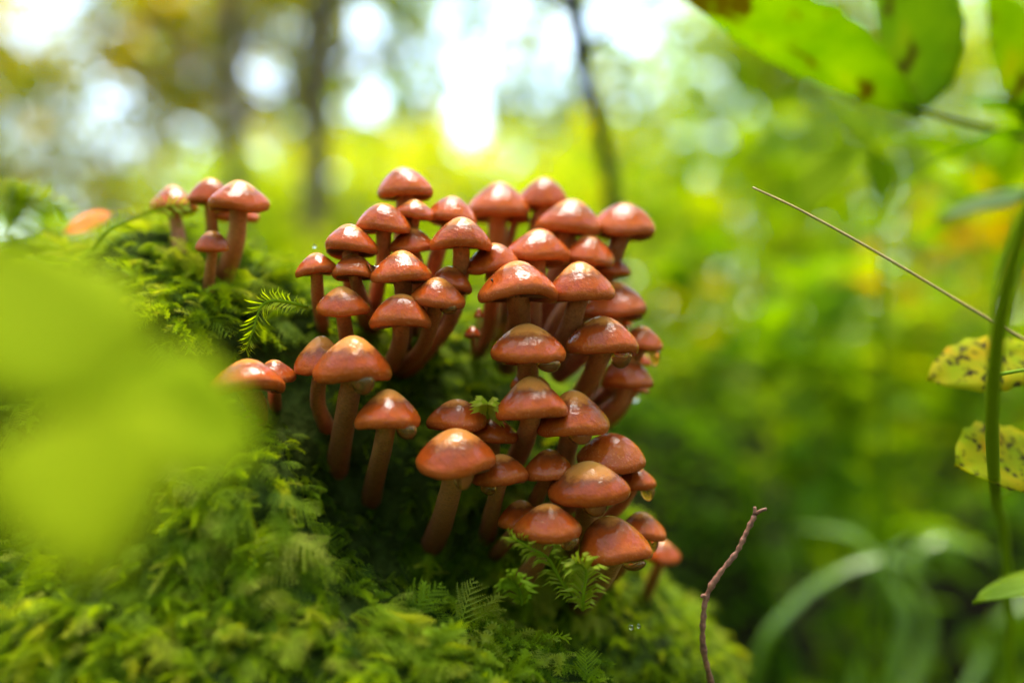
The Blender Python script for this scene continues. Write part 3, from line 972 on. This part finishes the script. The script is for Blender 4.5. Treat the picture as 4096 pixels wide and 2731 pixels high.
sprig(pts_px([(40, 900, .40), (60, 820, .40), (75, 760, .40)]), 0.0110, 'bushy upright moss tip beside the arching sprig on the ridge', 6, tone=0.85)
sprig(pts_px([(370, 1000, .33), (440, 920, .33), (560, 865, .335), (680, 825, .335), (775, 820, .335)]), 0.0062, 'long moss strand arching in front of the blurred ridge cap', 7, tone=0.8)
sprig(pts_px([(1230, 1230, .30), (1130, 1205, .294), (1050, 1220, .291), (1010, 1330, .289), (985, 1400, .289)]), 0.0050, 'hanging yellow-green moss strand dangling over the dark hole', 8, tone=0.8)

# ------------------------------------------------------------------ leaves
def leaf_shape(L, W, seed=0, serr=0.0, nseg=16, fold=0.18, curl=0.25, a=0.85, tipw=1.0):
    """leaf along +X from its base, upper side +Z; returns verts, faces, luv"""
    r = np.random.default_rng(seed)
    V, F, U = [], [], []
    cols = (-1, -0.55, 0, 0.55, 1)
    for i in range(nseg + 1):
        t = i / nseg
        wd = W / 2 * (math.sin(math.pi * min(1, t ** a)) ** 0.75) * tipw
        if serr and 0 < i < nseg: wd *= 1 + serr * (1 if i % 2 else -1)
        x = L * t
        for c in cols:
            z = fold * abs(c) * wd - curl * L * t * t + 0.03 * W * math.sin(5 * t + 3 * c + seed)
            V.append((x - (0.10 * abs(c) * wd if serr else 0), c * wd, z)); U.append((t, c, 0))
    for i in range(nseg):
        for j in range(4):
            k = i * 5 + j
            F.append((k, k + 1, k + 6, k + 5))
    return V, F, U


def orient(d, up):
    x = Vector(d).normalized(); u = Vector(up)
    z = (u - x * u.dot(x)).normalized(); y = z.cross(x)
    return Matrix((x, y, z)).transposed().to_4x4()


def leaf_obj(parent, base, tip, up, width, mat, tone=0.6, seed=0, serr=0.06, fold=0.18, curl=0.15, a=0.85, thick=0.0003, sunward=0.9):
    """a leaf from world point base to tip as a child of parent"""
    base, tip = Vector(base), Vector(tip)
    L = (tip - base).length
    V, F, U = leaf_shape(L, width, seed, serr, fold=fold, curl=curl, a=a)
    o = obj('leaf', mesh_from('leaf', V, F, True, {'luv': U, 'tone': np.full(len(V), tone)}), mat, parent)
    Mx = Matrix.Translation(base) @ orient(tip - base, Vector(up).normalized() * (1 - sunward) + sv * sunward)   # leaves turn to the light
    o.matrix_local = parent.matrix_basis.inverted() @ Mx
    sl = o.modifiers.new('thickness', 'SOLIDIFY'); sl.thickness = thick
    return o


def stalk_obj(parent, pts, r0, r1, mat, name='stem', tone=0.5, n=24, sides=8):
    path = catmull([np.array(q) for q in pts], n)
    V, F, T = tube(path - np.array(parent.location), np.linspace(r0, r1, n), sides)
    return obj(name, mesh_from(name, V, F, True, {'tone': np.full(len(V), tone), 't': T}), mat, parent)


# lime leaf close to the lens: three leaflets on one stalk rooted in the front ledge
J = P(330, 1640, .120)
fl = empty('three_part_leaf', Vector((-0.095, 0.155, 0.18)))
tag(fl, 'lime green three-part leaf in front of the moss, very close and blurred', 'leaf')
stalk_obj(fl, [fl.location, Vector((-0.085, 0.14, 0.30)), Vector((-0.075, 0.13, 0.35)), Vector((-0.062, 0.122, 0.39)), J], 0.0010, 0.0007, M_STALK, tone=0.6)
leaf_obj(fl, J, P(-60, 880, .128), (0.5, -0.6, 0.6), 0.0270, M_LIME, 0.75, 1, 0.0, a=0.75, sunward=0.0)
leaf_obj(fl, J, P(1060, 1700, .128), (0.0, -0.75, 0.65), 0.0205, M_LIME, 0.74, 2, 0.0, a=1.1, sunward=0.0)
leaf_obj(fl, J, P(360, 2230, .100), (0.0, -0.7, 0.7), 0.0220, M_LIME, 0.76, 3, 0.0, a=0.8, sunward=0.0)

# cane with two yellow spotted leaves
cn = empty('spotted_leaf_plant', Vector((0.245, 0.47, 0.0)))
tag(cn, 'leaning green stalk with yellow leaves full of dark spots', 'plant')
stalk_obj(cn, [cn.location, Vector((0.225, 0.44, 0.15)), P(4030, 2300, .40), P(3985, 2000, .34), P(3968, 1700, .27), P(3985, 1400, .235), P(4025, 1150, .215), P(4110, 850, .20), P(4300, 400, .18), P(4700, -300, .165), P(5300, -1100, .15)], 0.0019, 0.0019, M_STALK, tone=0.70, n=40)
leaf_obj(cn, P(5300, -1100, .15), P(6100, -1500, .16), (0, -0.5, 0.8), 0.02, M_SPOT, 0.7, 44, 0.05)
leaf_obj(cn, P(4330, 1420, .345), P(3765, 1440, .325), (0.1, -0.85, 0.5), 0.0235, M_SPOT, 0.84, 4, 0.05, a=1.7, sunward=0.22)
leaf_obj(cn, P(4330, 1800, .340), P(3800, 1880, .320), (0.1, -0.9, 0.5), 0.0290, M_SPOT, 0.84, 5, 0.05, curl=-0.05, a=1.6, sunward=0.22)
stalk_obj(cn, [P(3985, 2000, .36), P(4150, 1900, .35), P(4330, 1800, .340)], 0.0006, 0.0005, M_STALK, 'leaf_stalk', 0.6)
stalk_obj(cn, [P(3978, 1500, .29), P(4150, 1470, .32), P(4330, 1440, .345)], 0.0006, 0.0005, M_STALK, 'leaf_stalk', 0.6)

# bright leaf tip low beside that plant
lp = empty('low_leaf_plant', Vector((0.27, 0.36, 0.0)))
tag(lp, 'single bright green leaf edge under the spotted yellow leaves', 'leaf')
stalk_obj(lp, [lp.location, Vector((0.255, 0.36, 0.15)), P(4560, 2330, .36)], 0.0014, 0.0007, M_STALK, tone=0.5)
leaf_obj(lp, P(4560, 2330, .36), P(3925, 2275, .33), (0.0, -0.15, 1), 0.022, M_LEAFV, 0.62, 6, 0.0, sunward=0.0)

# dry grass straw
gs = empty('grass_straw', Vector((0.46, 0.50, 0.0)))
tag(gs, 'thin dry straw slanting across the blurred green background', 'grass')
stalk_obj(gs, [gs.location, Vector((0.42, 0.47, 0.12)), P(5000, 1960, .37), P(4300, 1480, .335), P(3970, 1285, .318), P(3500, 1005, .303), P(3200, 840, .299), P(3010, 750, .298)], 0.0007, 0.00030, M_STRAW, tone=0.5, n=60, sides=6)

# reddish twig rising from the flank of the stump
tw = empty('bare_twig', P(2890, 2990, .335))
tag(tw, 'bare reddish twig with knobbly bark rising beside the moss', 'twig')
tp = catmull([np.array(P(*q)) for q in [(2890, 2990, .335), (2850, 2760, .312), (2815, 2600, .303), (2812, 2480, .300), (2828, 2380, .299), (2880, 2290, .298), (2945, 2210, .298), (2985, 2130, .298), (3025, 2050, .298)]], 70)
rr = np.array([0.00098 - 0.00030 * i / 69 + 0.00016 * math.sin(i * 1.9) + 0.00010 * math.sin(i * 0.8) + (0.0004 if i in (38, 39) else 0) for i in range(70)])
V, F, T = tube(tp - np.array(tw.location), rr, 9, True, 0.22, np.random.default_rng(5))
obj('stem', mesh_from('stem', V, F, True, {'t': T}), M_TWIG, tw)
for q in ([(3022, 2056, .298), (3042, 2042, .297), (3066, 2034, .297)], [(3018, 2058, .298), (3020, 2040, .298), (3018, 2026, .298)], [(2826, 2384, .299), (2812, 2380, .298), (2806, 2388, .298)]):
    stalk_obj(tw, pts_px(q), 0.00062, 0.00045, M_TWIG, 'knob', n=6, sides=7)

# leafy branch hanging into the upper right
lb = empty('leafy_branch', Vector((0.56, 0.62, 0.0)))
tag(lb, 'branch with large green brown-blotched leaves hanging over the right side', 'branch')
stalk_obj(lb, [lb.location, Vector((0.50, 0.55, 0.28)), Vector((0.36, 0.43, 0.46)), P(4700, 420, 0.456), P(4250, 560, 0.439), P(3900, 500, 0.427), P(3600, 420, 0.417)], 0.0026, 0.0008, M_BARKD, 'twig', n=50)
leaf_obj(lb, P(3690, 470, 0.420), P(2755, -130, 0.399), (0.35, -0.75, 0.55), 0.0500, M_BLOTCH, 0.60, 7, 0.035, a=1.15, curl=0.10)
leaf_obj(lb, P(3720, 430, 0.422), P(3560, -420, 0.439), (-0.75, -0.45, 0.5), 0.0430, M_BLOTCH, 0.62, 8, 0.035, curl=0.12, a=0.7)
leaf_obj(lb, P(4180, 520, 0.439), P(3520, 560, 0.393), (0.0, 0.35, 0.9), 0.014, M_BLOTCH, 0.5, 9, 0.04, curl=0.2)
leaf_obj(lb, P(4200, 540, 0.439), P(4020, -60, 0.445), (-0.6, -0.6, 0.4), 0.034, M_BLOTCH, 0.66, 10, 0.04, a=0.75)
leaf_obj(lb, P(4420, 560, 0.445), P(3880, 330, 0.456), (0.1, -0.6, 0.8), 0.020, M_BLOTCH, 0.60, 11, 0.04)

# seedling with rounded leaves behind
sg = empty('seedling', Vector((0.235, 0.62, 0.0)))
tag(sg, 'seedling with several rounded lime leaves, blurred behind the straw', 'plant')
stalk_obj(sg, [sg.location, Vector((0.225, 0.60, 0.25)), P(3520, 900, .58), P(3470, 560, .565)], 0.0022, 0.0010, M_STALK, tone=0.45)
for i, (bx, by, tx, ty, wd, up, tn) in enumerate([(3440, 560, 3210, 800, .034, (0.2, -0.9, 0.4), .72), (3460, 560, 3560, 810, .030, (-0.1, -0.95, 0.3), .70), (3480, 560, 3910, 560, .036, (0, -0.75, 0.7), .68), (3460, 550, 3300, 370, .030, (0.2, -0.8, 0.5), .60)]):
    leaf_obj(sg, P(bx, by, .565), P(tx, ty, .55 + 0.01 * i), up, wd, M_LIME, tn, 20 + i, 0.0, a=1.2, sunward=0.6)

# darker pointed leaf on its own stem
dl = empty('dark_leaf_plant', Vector((0.30, 0.47, 0.0)))
tag(dl, 'dark green pointed leaf with yellowish rim above the leaning stalk', 'leaf')
stalk_obj(dl, [dl.location, Vector((0.29, 0.47, 0.2)), Vector((0.27, 0.47, 0.42)), P(4270, 770, .46)], 0.002, 0.0008, M_STALK, tone=0.4)
leaf_obj(dl, P(4270, 770, .46), P(3760, 800, .45), (0.0, -0.55, 0.85), 0.0210, M_LEAFV, 0.22, 12, 0.03, sunward=0.25)

# orange dead leaf lying on the ridge
dd_ = empty('dead_leaf', P(440, 895, .39))
tag(dd_, 'curled orange dead leaf lying on the far side of the moss ridge', 'leaf')
leaf_obj(dd_, P(440, 855, .39), P(260, 945, .385), (0.1, -0.75, 0.7), 0.0095, M_DEAD, 0.5, 13, 0.03, curl=-0.05, sunward=0.0)
stalk_obj(dd_, pts_px([(440, 855, .39), (490, 850, .395), (540, 880, .40)]), 0.0005, 0.0004, M_TWIG, 'leaf_stalk', n=8, sides=6)

# water drops shining in the moss
for (x, y, d, r, lab) in ((2540, 1588, .36, .0016, 'blurred pale water drop hanging behind the bent-stem cap'), (2525, 2508, .29, .0007, 'first of two clear water drops on the moss tip'), (2555, 2503, .292, .0006, 'second of two clear water drops on the moss tip'), (1258, 985, .315, .0006, 'tiny bright water drop on the ridge moss')):
    n = 14
    V, F = [], []
    for i in range(1, 8):
        th = math.pi * i / 8
        for s in range(n):
            V.append((r * math.sin(th) * math.cos(6.283 * s / n), r * math.sin(th) * math.sin(6.283 * s / n), r * (1.15 if i < 3 else 1) * math.cos(th)))
    for i in range(6):
        for s in range(n):
            F.append((i * n + s, (i + 1) * n + s, (i + 1) * n + (s + 1) % n, i * n + (s + 1) % n))
    F.append(tuple(range(n))); F.append(tuple(6 * n + s for s in range(n - 1, -1, -1)))
    tag(obj('water_drop', mesh_from('water_drop', V, F), M_WATER, loc=P(x, y, d)), lab, 'water drop')


# ------------------------------------------------------------------ leaf masses (numpy)
def leaf_mass_mesh(name, C, L, W, tone, rng, updir=None, flat=0.6):
    """six-cornered folded leaves at centres C (n,3); sizes L,W (n); tone (n)"""
    n = len(C)
    x = unit(rng.normal(size=(n, 3)) * np.array([1, 1, 0.55]))
    z = unit(rng.normal(size=(n, 3)) * (1 - flat) + np.array([0, 0, 1.0]) * flat)
    z = unit(z - x * np.sum(x * z, 1)[:, None]); y = np.cross(z, x)
    prof = [(-0.5, 0, 0), (-0.2, 0.5, 0.12), (0.22, 0.38, 0.06), (0.5, 0, -0.12), (0.22, -0.38, 0.06), (-0.2, -0.5, 0.12)]
    V = np.zeros((n, 6, 3))
    for k, (a, b, c) in enumerate(prof):
        V[:, k] = C + x * (a * L)[:, None] + y * (b * W)[:, None] + z * (c * W)[:, None]
    b = np.arange(n)[:, None] * 6
    F = np.concatenate([b + np.array([[0, 1, 2, 3]]), b + np.array([[0, 3, 4, 5]])])
    return mesh_np(name, V.reshape(-1, 3), F, {'tone': np.repeat(tone, 6)})


# forest floor
gx = np.concatenate([-np.geomspace(120, 1.2, 26), np.linspace(-1, 1, 15), np.geomspace(1.2, 120, 26)])
GX, GY = np.meshgrid(gx, gx, indexing='ij')
r_ = np.hypot(GX, GY)
GZ = (0.05 * np.sin(GX * 1.7 + np.sin(GY * 1.3)) + 0.04 * np.sin(GY * 2.3 + 1.1 * GX)) * np.clip((r_ - 0.7) / 2, 0, 1) - 0.01
idx = np.arange(len(gx) ** 2).reshape(len(gx), -1)
FQ = np.stack([idx[:-1, :-1], idx[1:, :-1], idx[1:, 1:], idx[:-1, 1:]], -1).reshape(-1, 4)
M_FLOOR, nt_, N_, L_, B_s, O_ = new_mat('leaf_litter_soil')
tc_ = N_.new('ShaderNodeTexCoord')
L_.new(ramp(N_, L_, noise(N_, L_, tc_.outputs['Object'], 9, 6, 0.65), [(0.3, (0.006, 0.005, 0.005)), (0.5, (0.018, 0.012, 0.010)), (0.62, (0.018, 0.032, 0.006)), (0.8, (0.05, 0.028, 0.012))]), B_s.inputs['Base Color'])
B_s.inputs['Roughness'].default_value = 1.0
B_s.inputs['Specular IOR Level'].default_value = 0.0
tag(obj('forest_floor', mesh_np('forest_floor', np.stack([GX, GY, GZ], -1).reshape(-1, 3), FQ, smooth=True), M_FLOOR), 'dark forest floor with leaf litter', None, kind='structure')

# dark mossy hump a step behind the stump
rh = np.random.default_rng(77)
HC, HR = np.array([0.095, 1.0, 0.12]), np.array([0.17, 0.15, 0.25])
nu, nv = 30, 18
V = []
for j in range(nv + 1):
    th = math.pi * (0.02 + 0.96 * j / nv)
    for i in range(nu):
        a = 6.2832 * i / nu
        q = np.array([math.sin(th) * math.cos(a), math.sin(th) * math.sin(a), math.cos(th)])
        V.append(q * HR * (1 + 0.05 * lump(q * 1.0, 4.0, 1.0)))
F = [(j * nu + i, (j + 1) * nu + i, (j + 1) * nu + (i + 1) % nu, j * nu + (i + 1) % nu) for j in range(nv) for i in range(nu)]
F += [tuple(range(nu)), tuple(nv * nu + i for i in range(nu - 1, -1, -1))]
hump = empty('mossy_hump', Vector((HC[0], HC[1], 0.0)))
tag(hump, 'dark moss-grown hump on the ground just behind the stump', 'mound')
ho = obj('earth', mesh_from('earth', V, F), M_SOIL, hump); ho.location = (0, 0, HC[2])
q = unit(rh.normal(size=(5200, 3)))
q = q * HR * (1.0 + 0.05 * np.array([lump(x, 4.0, 1.0) for x in q]))[:, None] * (1 + 0.06 * rh.random((5200, 1))) + np.array([0, 0, HC[2]])
q = q[q[:, 2] > 0]
mo = obj('moss', leaf_mass_mesh('moss', q, 0.012 + 0.014 * rh.random(len(q)), np.full(len(q), 0.007), np.clip(0.22 + 0.3 * (rh.random(len(q)) - 0.5), 0, 1), rh, flat=0.2), M_LEAF, hump)


def ribbon(parent, pts, w, mat, tone, up=(0, -0.5, 1), name='blade', n=26):
    path = catmull([np.array(x) for x in pts], n)
    tg = unit(np.gradient(path, axis=0))
    sd_ = unit(np.cross(tg, np.array(up, float)))
    V, F, U = [], [], []
    for i in range(n):
        t = i / (n - 1)
        ww = w / 2 * min(1, (1 - t) * 4 + 0.03) * min(1, t * 3 + 0.4)
        nrm = np.cross(sd_[i], tg[i])
        for c in (-1, 0, 1):
            V.append(path[i] + sd_[i] * ww * c + nrm * abs(c) * ww * 0.25 - np.array(parent.location)); U.append((t, c, 0))
    for i in range(n - 1):
        for j in (0, 1):
            k = i * 3 + j
            F.append((k, k + 1, k + 4, k + 3))
    o = obj(name, mesh_from(name, V, F, True, {'luv': U, 'tone': np.full(len(V), tone)}), mat, parent)
    sl = o.modifiers.new('thickness', 'SOLIDIFY'); sl.thickness = 0.0003
    return o


M_GLOSS = foliage('glossy_blade', LEAF_STOPS, 'tone', 'GEOMETRY', 0.25, 0.28, spec=0.7)
ag = empty('arching_grass', Vector((0.17, 0.74, 0.0)))
tag(ag, 'tuft of pale arching grass blades low behind the bare twig', 'grass')
ribbon(ag, [ag.location, P(3020, 2700, .74), P(3180, 2420, .74), P(3380, 2280, .74), P(3560, 2240, .74), P(3760, 2330, .74)], .008, M_GLOSS, .42)
ribbon(ag, [ag.location + Vector((0.05, 0, 0)), P(3600, 2600, .76), P(3560, 2330, .77), P(3420, 2150, .77), P(3180, 2100, .76)], .011, M_GLOSS, .45)
ribbon(ag, [ag.location + Vector((0.06, 0.02, 0)), P(3700, 2600, .80), P(3640, 2300, .80), P(3760, 2160, .80), P(4020, 2240, .80)], .011, M_GLOSS, .5)
ribbon(ag, [ag.location + Vector((0.02, 0.02, 0)), P(3400, 2800, .80), P(3480, 2420, .80), P(3520, 2260, .80), P(3640, 2150, .80)], .008, M_GLOSS, .45)
ribbon(ag, [ag.location + Vector((0.08, 0.0, 0)), P(3900, 2700, .80), P(4000, 2480, .80), P(4150, 2400, .80), P(4300, 2450, .80)], .008, M_GLOSS, .45)

# ------------------------------------------------------------------ trees with trunks one can make out
def tree(name, label, path, r0, r1, mat, crown_h, crown_r, nleaf, tone, seed, limbs=6):
    r = np.random.default_rng(seed)
    pth = catmull([np.array(q) for q in path], 22)
    root = empty(name, Vector(pth[0]))
    tag(root, label, 'tree', 'trees behind the stump')
    rad = r0 + (r1 - r0) * np.linspace(0, 1, 22) ** 0.8
    rad[0] *= 1.35; rad[1] *= 1.12
    V, F, T = tube(pth - pth[0], rad, 12, True, 0.08, r)
    tr = obj('trunk', mesh_from('trunk', V, F, True, {'t': T}), mat, root)
    ends = []
    for i in range(limbs):
        k = 12 + int(9 * i / limbs)
        a = i * 2.4 + r.random()
        ln = crown_r * (0.6 + 0.5 * r.random())
        s = pth[k] - pth[0]
        e = s + np.array([math.cos(a) * ln, math.sin(a) * ln, ln * (0.25 + 0.4 * r.random())])
        md = (s + e) / 2 + np.array([0, 0, 0.12 * ln])
        bp = catmull([s, md, e], 8)
        V, F, T = tube(bp, np.linspace(rad[k] * 0.5, rad[k] * 0.15 + 0.0005, 8), 6)
        obj('limb', mesh_from('limb', V, F, True), mat, root)
        ends += [bp[j] for j in (3, 5, 6, 7)]
    ends.append(pth[-1] - pth[0])
    ends = np.array(ends)
    c = ends[r.integers(0, len(ends), nleaf)] + r.normal(size=(nleaf, 3)) * crown_r * np.array([0.26, 0.26, 0.17])
    c = c[c[:, 2] > crown_h]
    n = len(c)
    obj('crown', leaf_mass_mesh('crown', c, (0.07 + 0.05 * r.random(n)) * min(1, 0.25 + crown_r), (0.045 + 0.03 * r.random(n)) * min(1, 0.25 + crown_r), np.clip(tone + 0.3 * (r.random(n) - 0.5), 0, 1), r), M_LEAF, root)
    return root


def ground_px(px, d):
    return Vector(((px - 2048) * K * d, d, -0.02))


def up_px(px, py, d):
    return P(px, py, d)


tree('straight_tree', 'straight brown tree trunk behind the mossy ridge mushrooms', [ground_px(1255, 5.2), up_px(1262, 900, 5.2), up_px(1275, 100, 5.2), up_px(1290, -1500, 5.3), up_px(1270, -3200, 5.4)], .085, .06, M_BARK, 3.2, 1.8, 3500, .55, 1)
tree('pale_tree', 'paler distant trunk next to the straight brown trunk', [ground_px(945, 5.7), up_px(940, 900, 5.7), up_px(930, 100, 5.7), up_px(900, -3200, 5.9)], .075, .05, M_BARK, 3.6, 1.8, 2500, .8, 2)
tree('leaning_sapling', 'thin dark sapling stem leaning before the bright sky', [ground_px(2560, 1.15), up_px(2450, 900, .95), up_px(2430, 700, .85), up_px(2390, 480, .70), up_px(2350, 330, .60), up_px(2315, 150, .53), up_px(2290, 0, .48), up_px(2265, -200, .45), up_px(2200, -1500, .42)], .0085, .0012, M_BARKD, .70, 0.12, 60, .55, 3, limbs=3)
tree('slim_tree', 'slim grey trunk among the green shrubs', [ground_px(3680, 3.2), up_px(3660, 1200, 3.2), up_px(3640, 700, 3.2), up_px(3600, -500, 3.3), up_px(3560, -2600, 3.4)], .040, .02, M_BARK, 2.2, 1.2, 1600, .6, 4)
tree('brown_tree', 'brown trunk showing below the large hanging leaves', [ground_px(3110, 5.0), up_px(3105, 700, 5.0), up_px(3095, 250, 5.0), up_px(3060, -1800, 5.2)], .065, .035, M_BARK, 3.0, 1.6, 2600, .6, 5)

# ------------------------------------------------------------------ woodland and undergrowth too dense to count
rw = np.random.default_rng(21)


def dir_pts(px, py, d):
    return np.stack([(px - 2048) * K * d, d, CAM_Z - (py - 1365.5) * K * d], -1)


def clumps(n_c, n_l, px, py, d, spread, rng):
    """n_l leaf centres gathered round n_c clump centres spread over a region of space"""
    cpx, cpy = rng.uniform(*px, n_c), rng.uniform(*py, n_c)
    cdd = rng.uniform(*d, n_c)
    C = dir_pts(cpx, cpy, cdd)
    k = rng.integers(0, n_c, n_l)
    s = (spread * cdd)[k]
    return C[k] + rng.normal(size=(n_l, 3)) * s[:, None] * np.array([1, 1, 0.7]), k


parts = []
def add(n_c, n_l, px, py, d, spread, L, tone, tv=0.3, cv=0.2):
    c, k = clumps(n_c, n_l, px, py, d, spread, rw)
    ct = cv * (rw.random(n_c) - 0.5)
    ok = c[:, 2] > 0.02
    c, k = c[ok], k[ok]
    n = len(c)
    parts.append((c, L * (0.7 + 0.6 * rw.random(n)), np.clip(tone + ct[k] * 2 + tv * (rw.random(n) - 0.5), 0, 1)))


# canopy and shrubs ahead
add(170, 23000, (-900, 1350), (-350, 1000), (8.9, 9.5), .034, .11, .80)   # yellow-green foliage, left
add(110, 11500, (1200, 2750), (-350, 640), (8.9, 9.5), .034, .11, .66)     # thinner foliage before the bright sky
add(90, 15000, (900, 2900), (680, 1150), (6, 9), .040, .09, .58)          # shrubs under the sky gap
add(110, 24000, (2700, 5200), (-500, 1000), (4, 10), .050, .09, .50)      # dense right
add(50, 9000, (2400, 5200), (930, 1420), (8, 12), .035, .09, .50)
add(60, 8000, (-1200, 2600), (900, 1500), (4, 10), .040, .08, .57)
# gaps in that foliage through which the sky shines: centre (photo pixel), radius in metres
GAPS = [(75, 120, .10), (80, 580, .13), (23, 390, .07), (557, 150, .08), (723, 224, .07), (470, 373, .08), (344, 551, .05), (562, 482, .06), (752, 511, .09),
        (562, 660, .09), (1068, 304, .13), (1148, 92, .10), (1056, 637, .08), (941, 459, .06), (1446, 92, .15), (1492, 425, .13), (1458, 264, .08), (1779, 69, .11),
        (1883, 270, .16), (1860, 459, .15), (1890, 590, .07), (2043, 69, .10), (2239, 149, .12), (2480, 70, .22), (2600, 120, .14), (2204, 379, .05), (1619, 608, .05),
        (1332, 459, .06), (960, 120, .06), (1630, 180, .07), (2330, 260, .06), (-150, 250, .09), (250, 60, .05), (1250, 620, .05), (880, 620, .05), (1700, 330, .08)]
for q in range(3):
    c, l, t = parts[q]
    ok = np.ones(len(c), bool)
    for gx_, gy_, gr in GAPS:
        if gx_ < 800: gr *= 0.72
        g3 = np.array(P(gx_, gy_, 9.2))
        ok &= np.hypot(c[:, 0] - g3[0], c[:, 2] - g3[2]) > gr * 1.25 + 0.015
    parts[q] = (c[ok], l[ok], t[ok])
C_ = np.concatenate([a[0] for a in parts]); L__ = np.concatenate([a[1] for a in parts]); T_ = np.concatenate([a[2] for a in parts])
# trees all round, which close the view to the sides and behind the camera up to a gap overhead
nb = 26000
az = rw.uniform(math.radians(42), math.radians(318), nb)
el = rw.uniform(-0.03, math.radians(38), nb) * rw.random(nb) ** 0.15
rd = rw.uniform(6, 10, nb)
B3 = np.stack([rd * np.sin(az), rd * np.cos(az), CAM_Z + rd * np.tan(el)], -1)
C_ = np.concatenate([C_, B3]); L__ = np.concatenate([L__, 0.20 + 0.12 * rw.random(nb)]); T_ = np.concatenate([T_, np.clip(0.5 + 0.4 * (rw.random(nb) - 0.5), 0, 1)])
# crowns overhead, broken by gaps
nc, nl = 80, 11000
ca = rw.uniform(0, 6.283, nc); cr = 7.5 * np.sqrt(rw.random(nc))
CC = np.stack([cr * np.sin(ca), cr * np.cos(ca), rw.uniform(6.0, 9.0, nc)], -1)
k = rw.integers(0, nc, nl)
OV = CC[k] + rw.normal(size=(nl, 3)) * np.array([0.75, 0.75, 0.35])
C_ = np.concatenate([C_, OV]); L__ = np.concatenate([L__, 0.16 + 0.10 * rw.random(nl)]); T_ = np.concatenate([T_, np.clip(0.5 + 0.4 * (rw.random(nl) - 0.5), 0, 1)])
wd = obj('far_woodland', leaf_mass_mesh('far_woodland', C_, L__, L__ * 0.65, T_, rw), M_WOOD)
tag(wd, 'blurred green and yellow foliage of the woods behind', 'woodland', kind='stuff')

parts = []
add(60, 2600, (2450, 4700), (450, 1500), (1.4, 4.0), .035, .06, .58)
add(26, 330, (2500, 4500), (450, 2000), (0.9, 1.6), .03, .05, .60)
add(45, 1500, (2500, 4600), (1100, 2200), (1.0, 2.2), .035, .045, .50)
add(20, 500, (2600, 4600), (2000, 2900), (0.9, 1.4), .04, .05, .40)
add(14, 260, (3300, 4500), (900, 1900), (1.3, 3.0), .03, .05, .93)
add(30, 900, (-800, 1400), (1000, 2600), (0.9, 3.0), .04, .05, .5)
C_ = np.concatenate([a[0] for a in parts]); L__ = np.concatenate([a[1] for a in parts]); T_ = np.concatenate([a[2] for a in parts])
ug = obj('undergrowth', leaf_mass_mesh('undergrowth', C_, L__, L__ * 0.62, T_, rw, flat=0.7), M_LEAF)
tag(ug, 'leafy undergrowth of low plants covering the forest floor', 'undergrowth', kind='stuff')
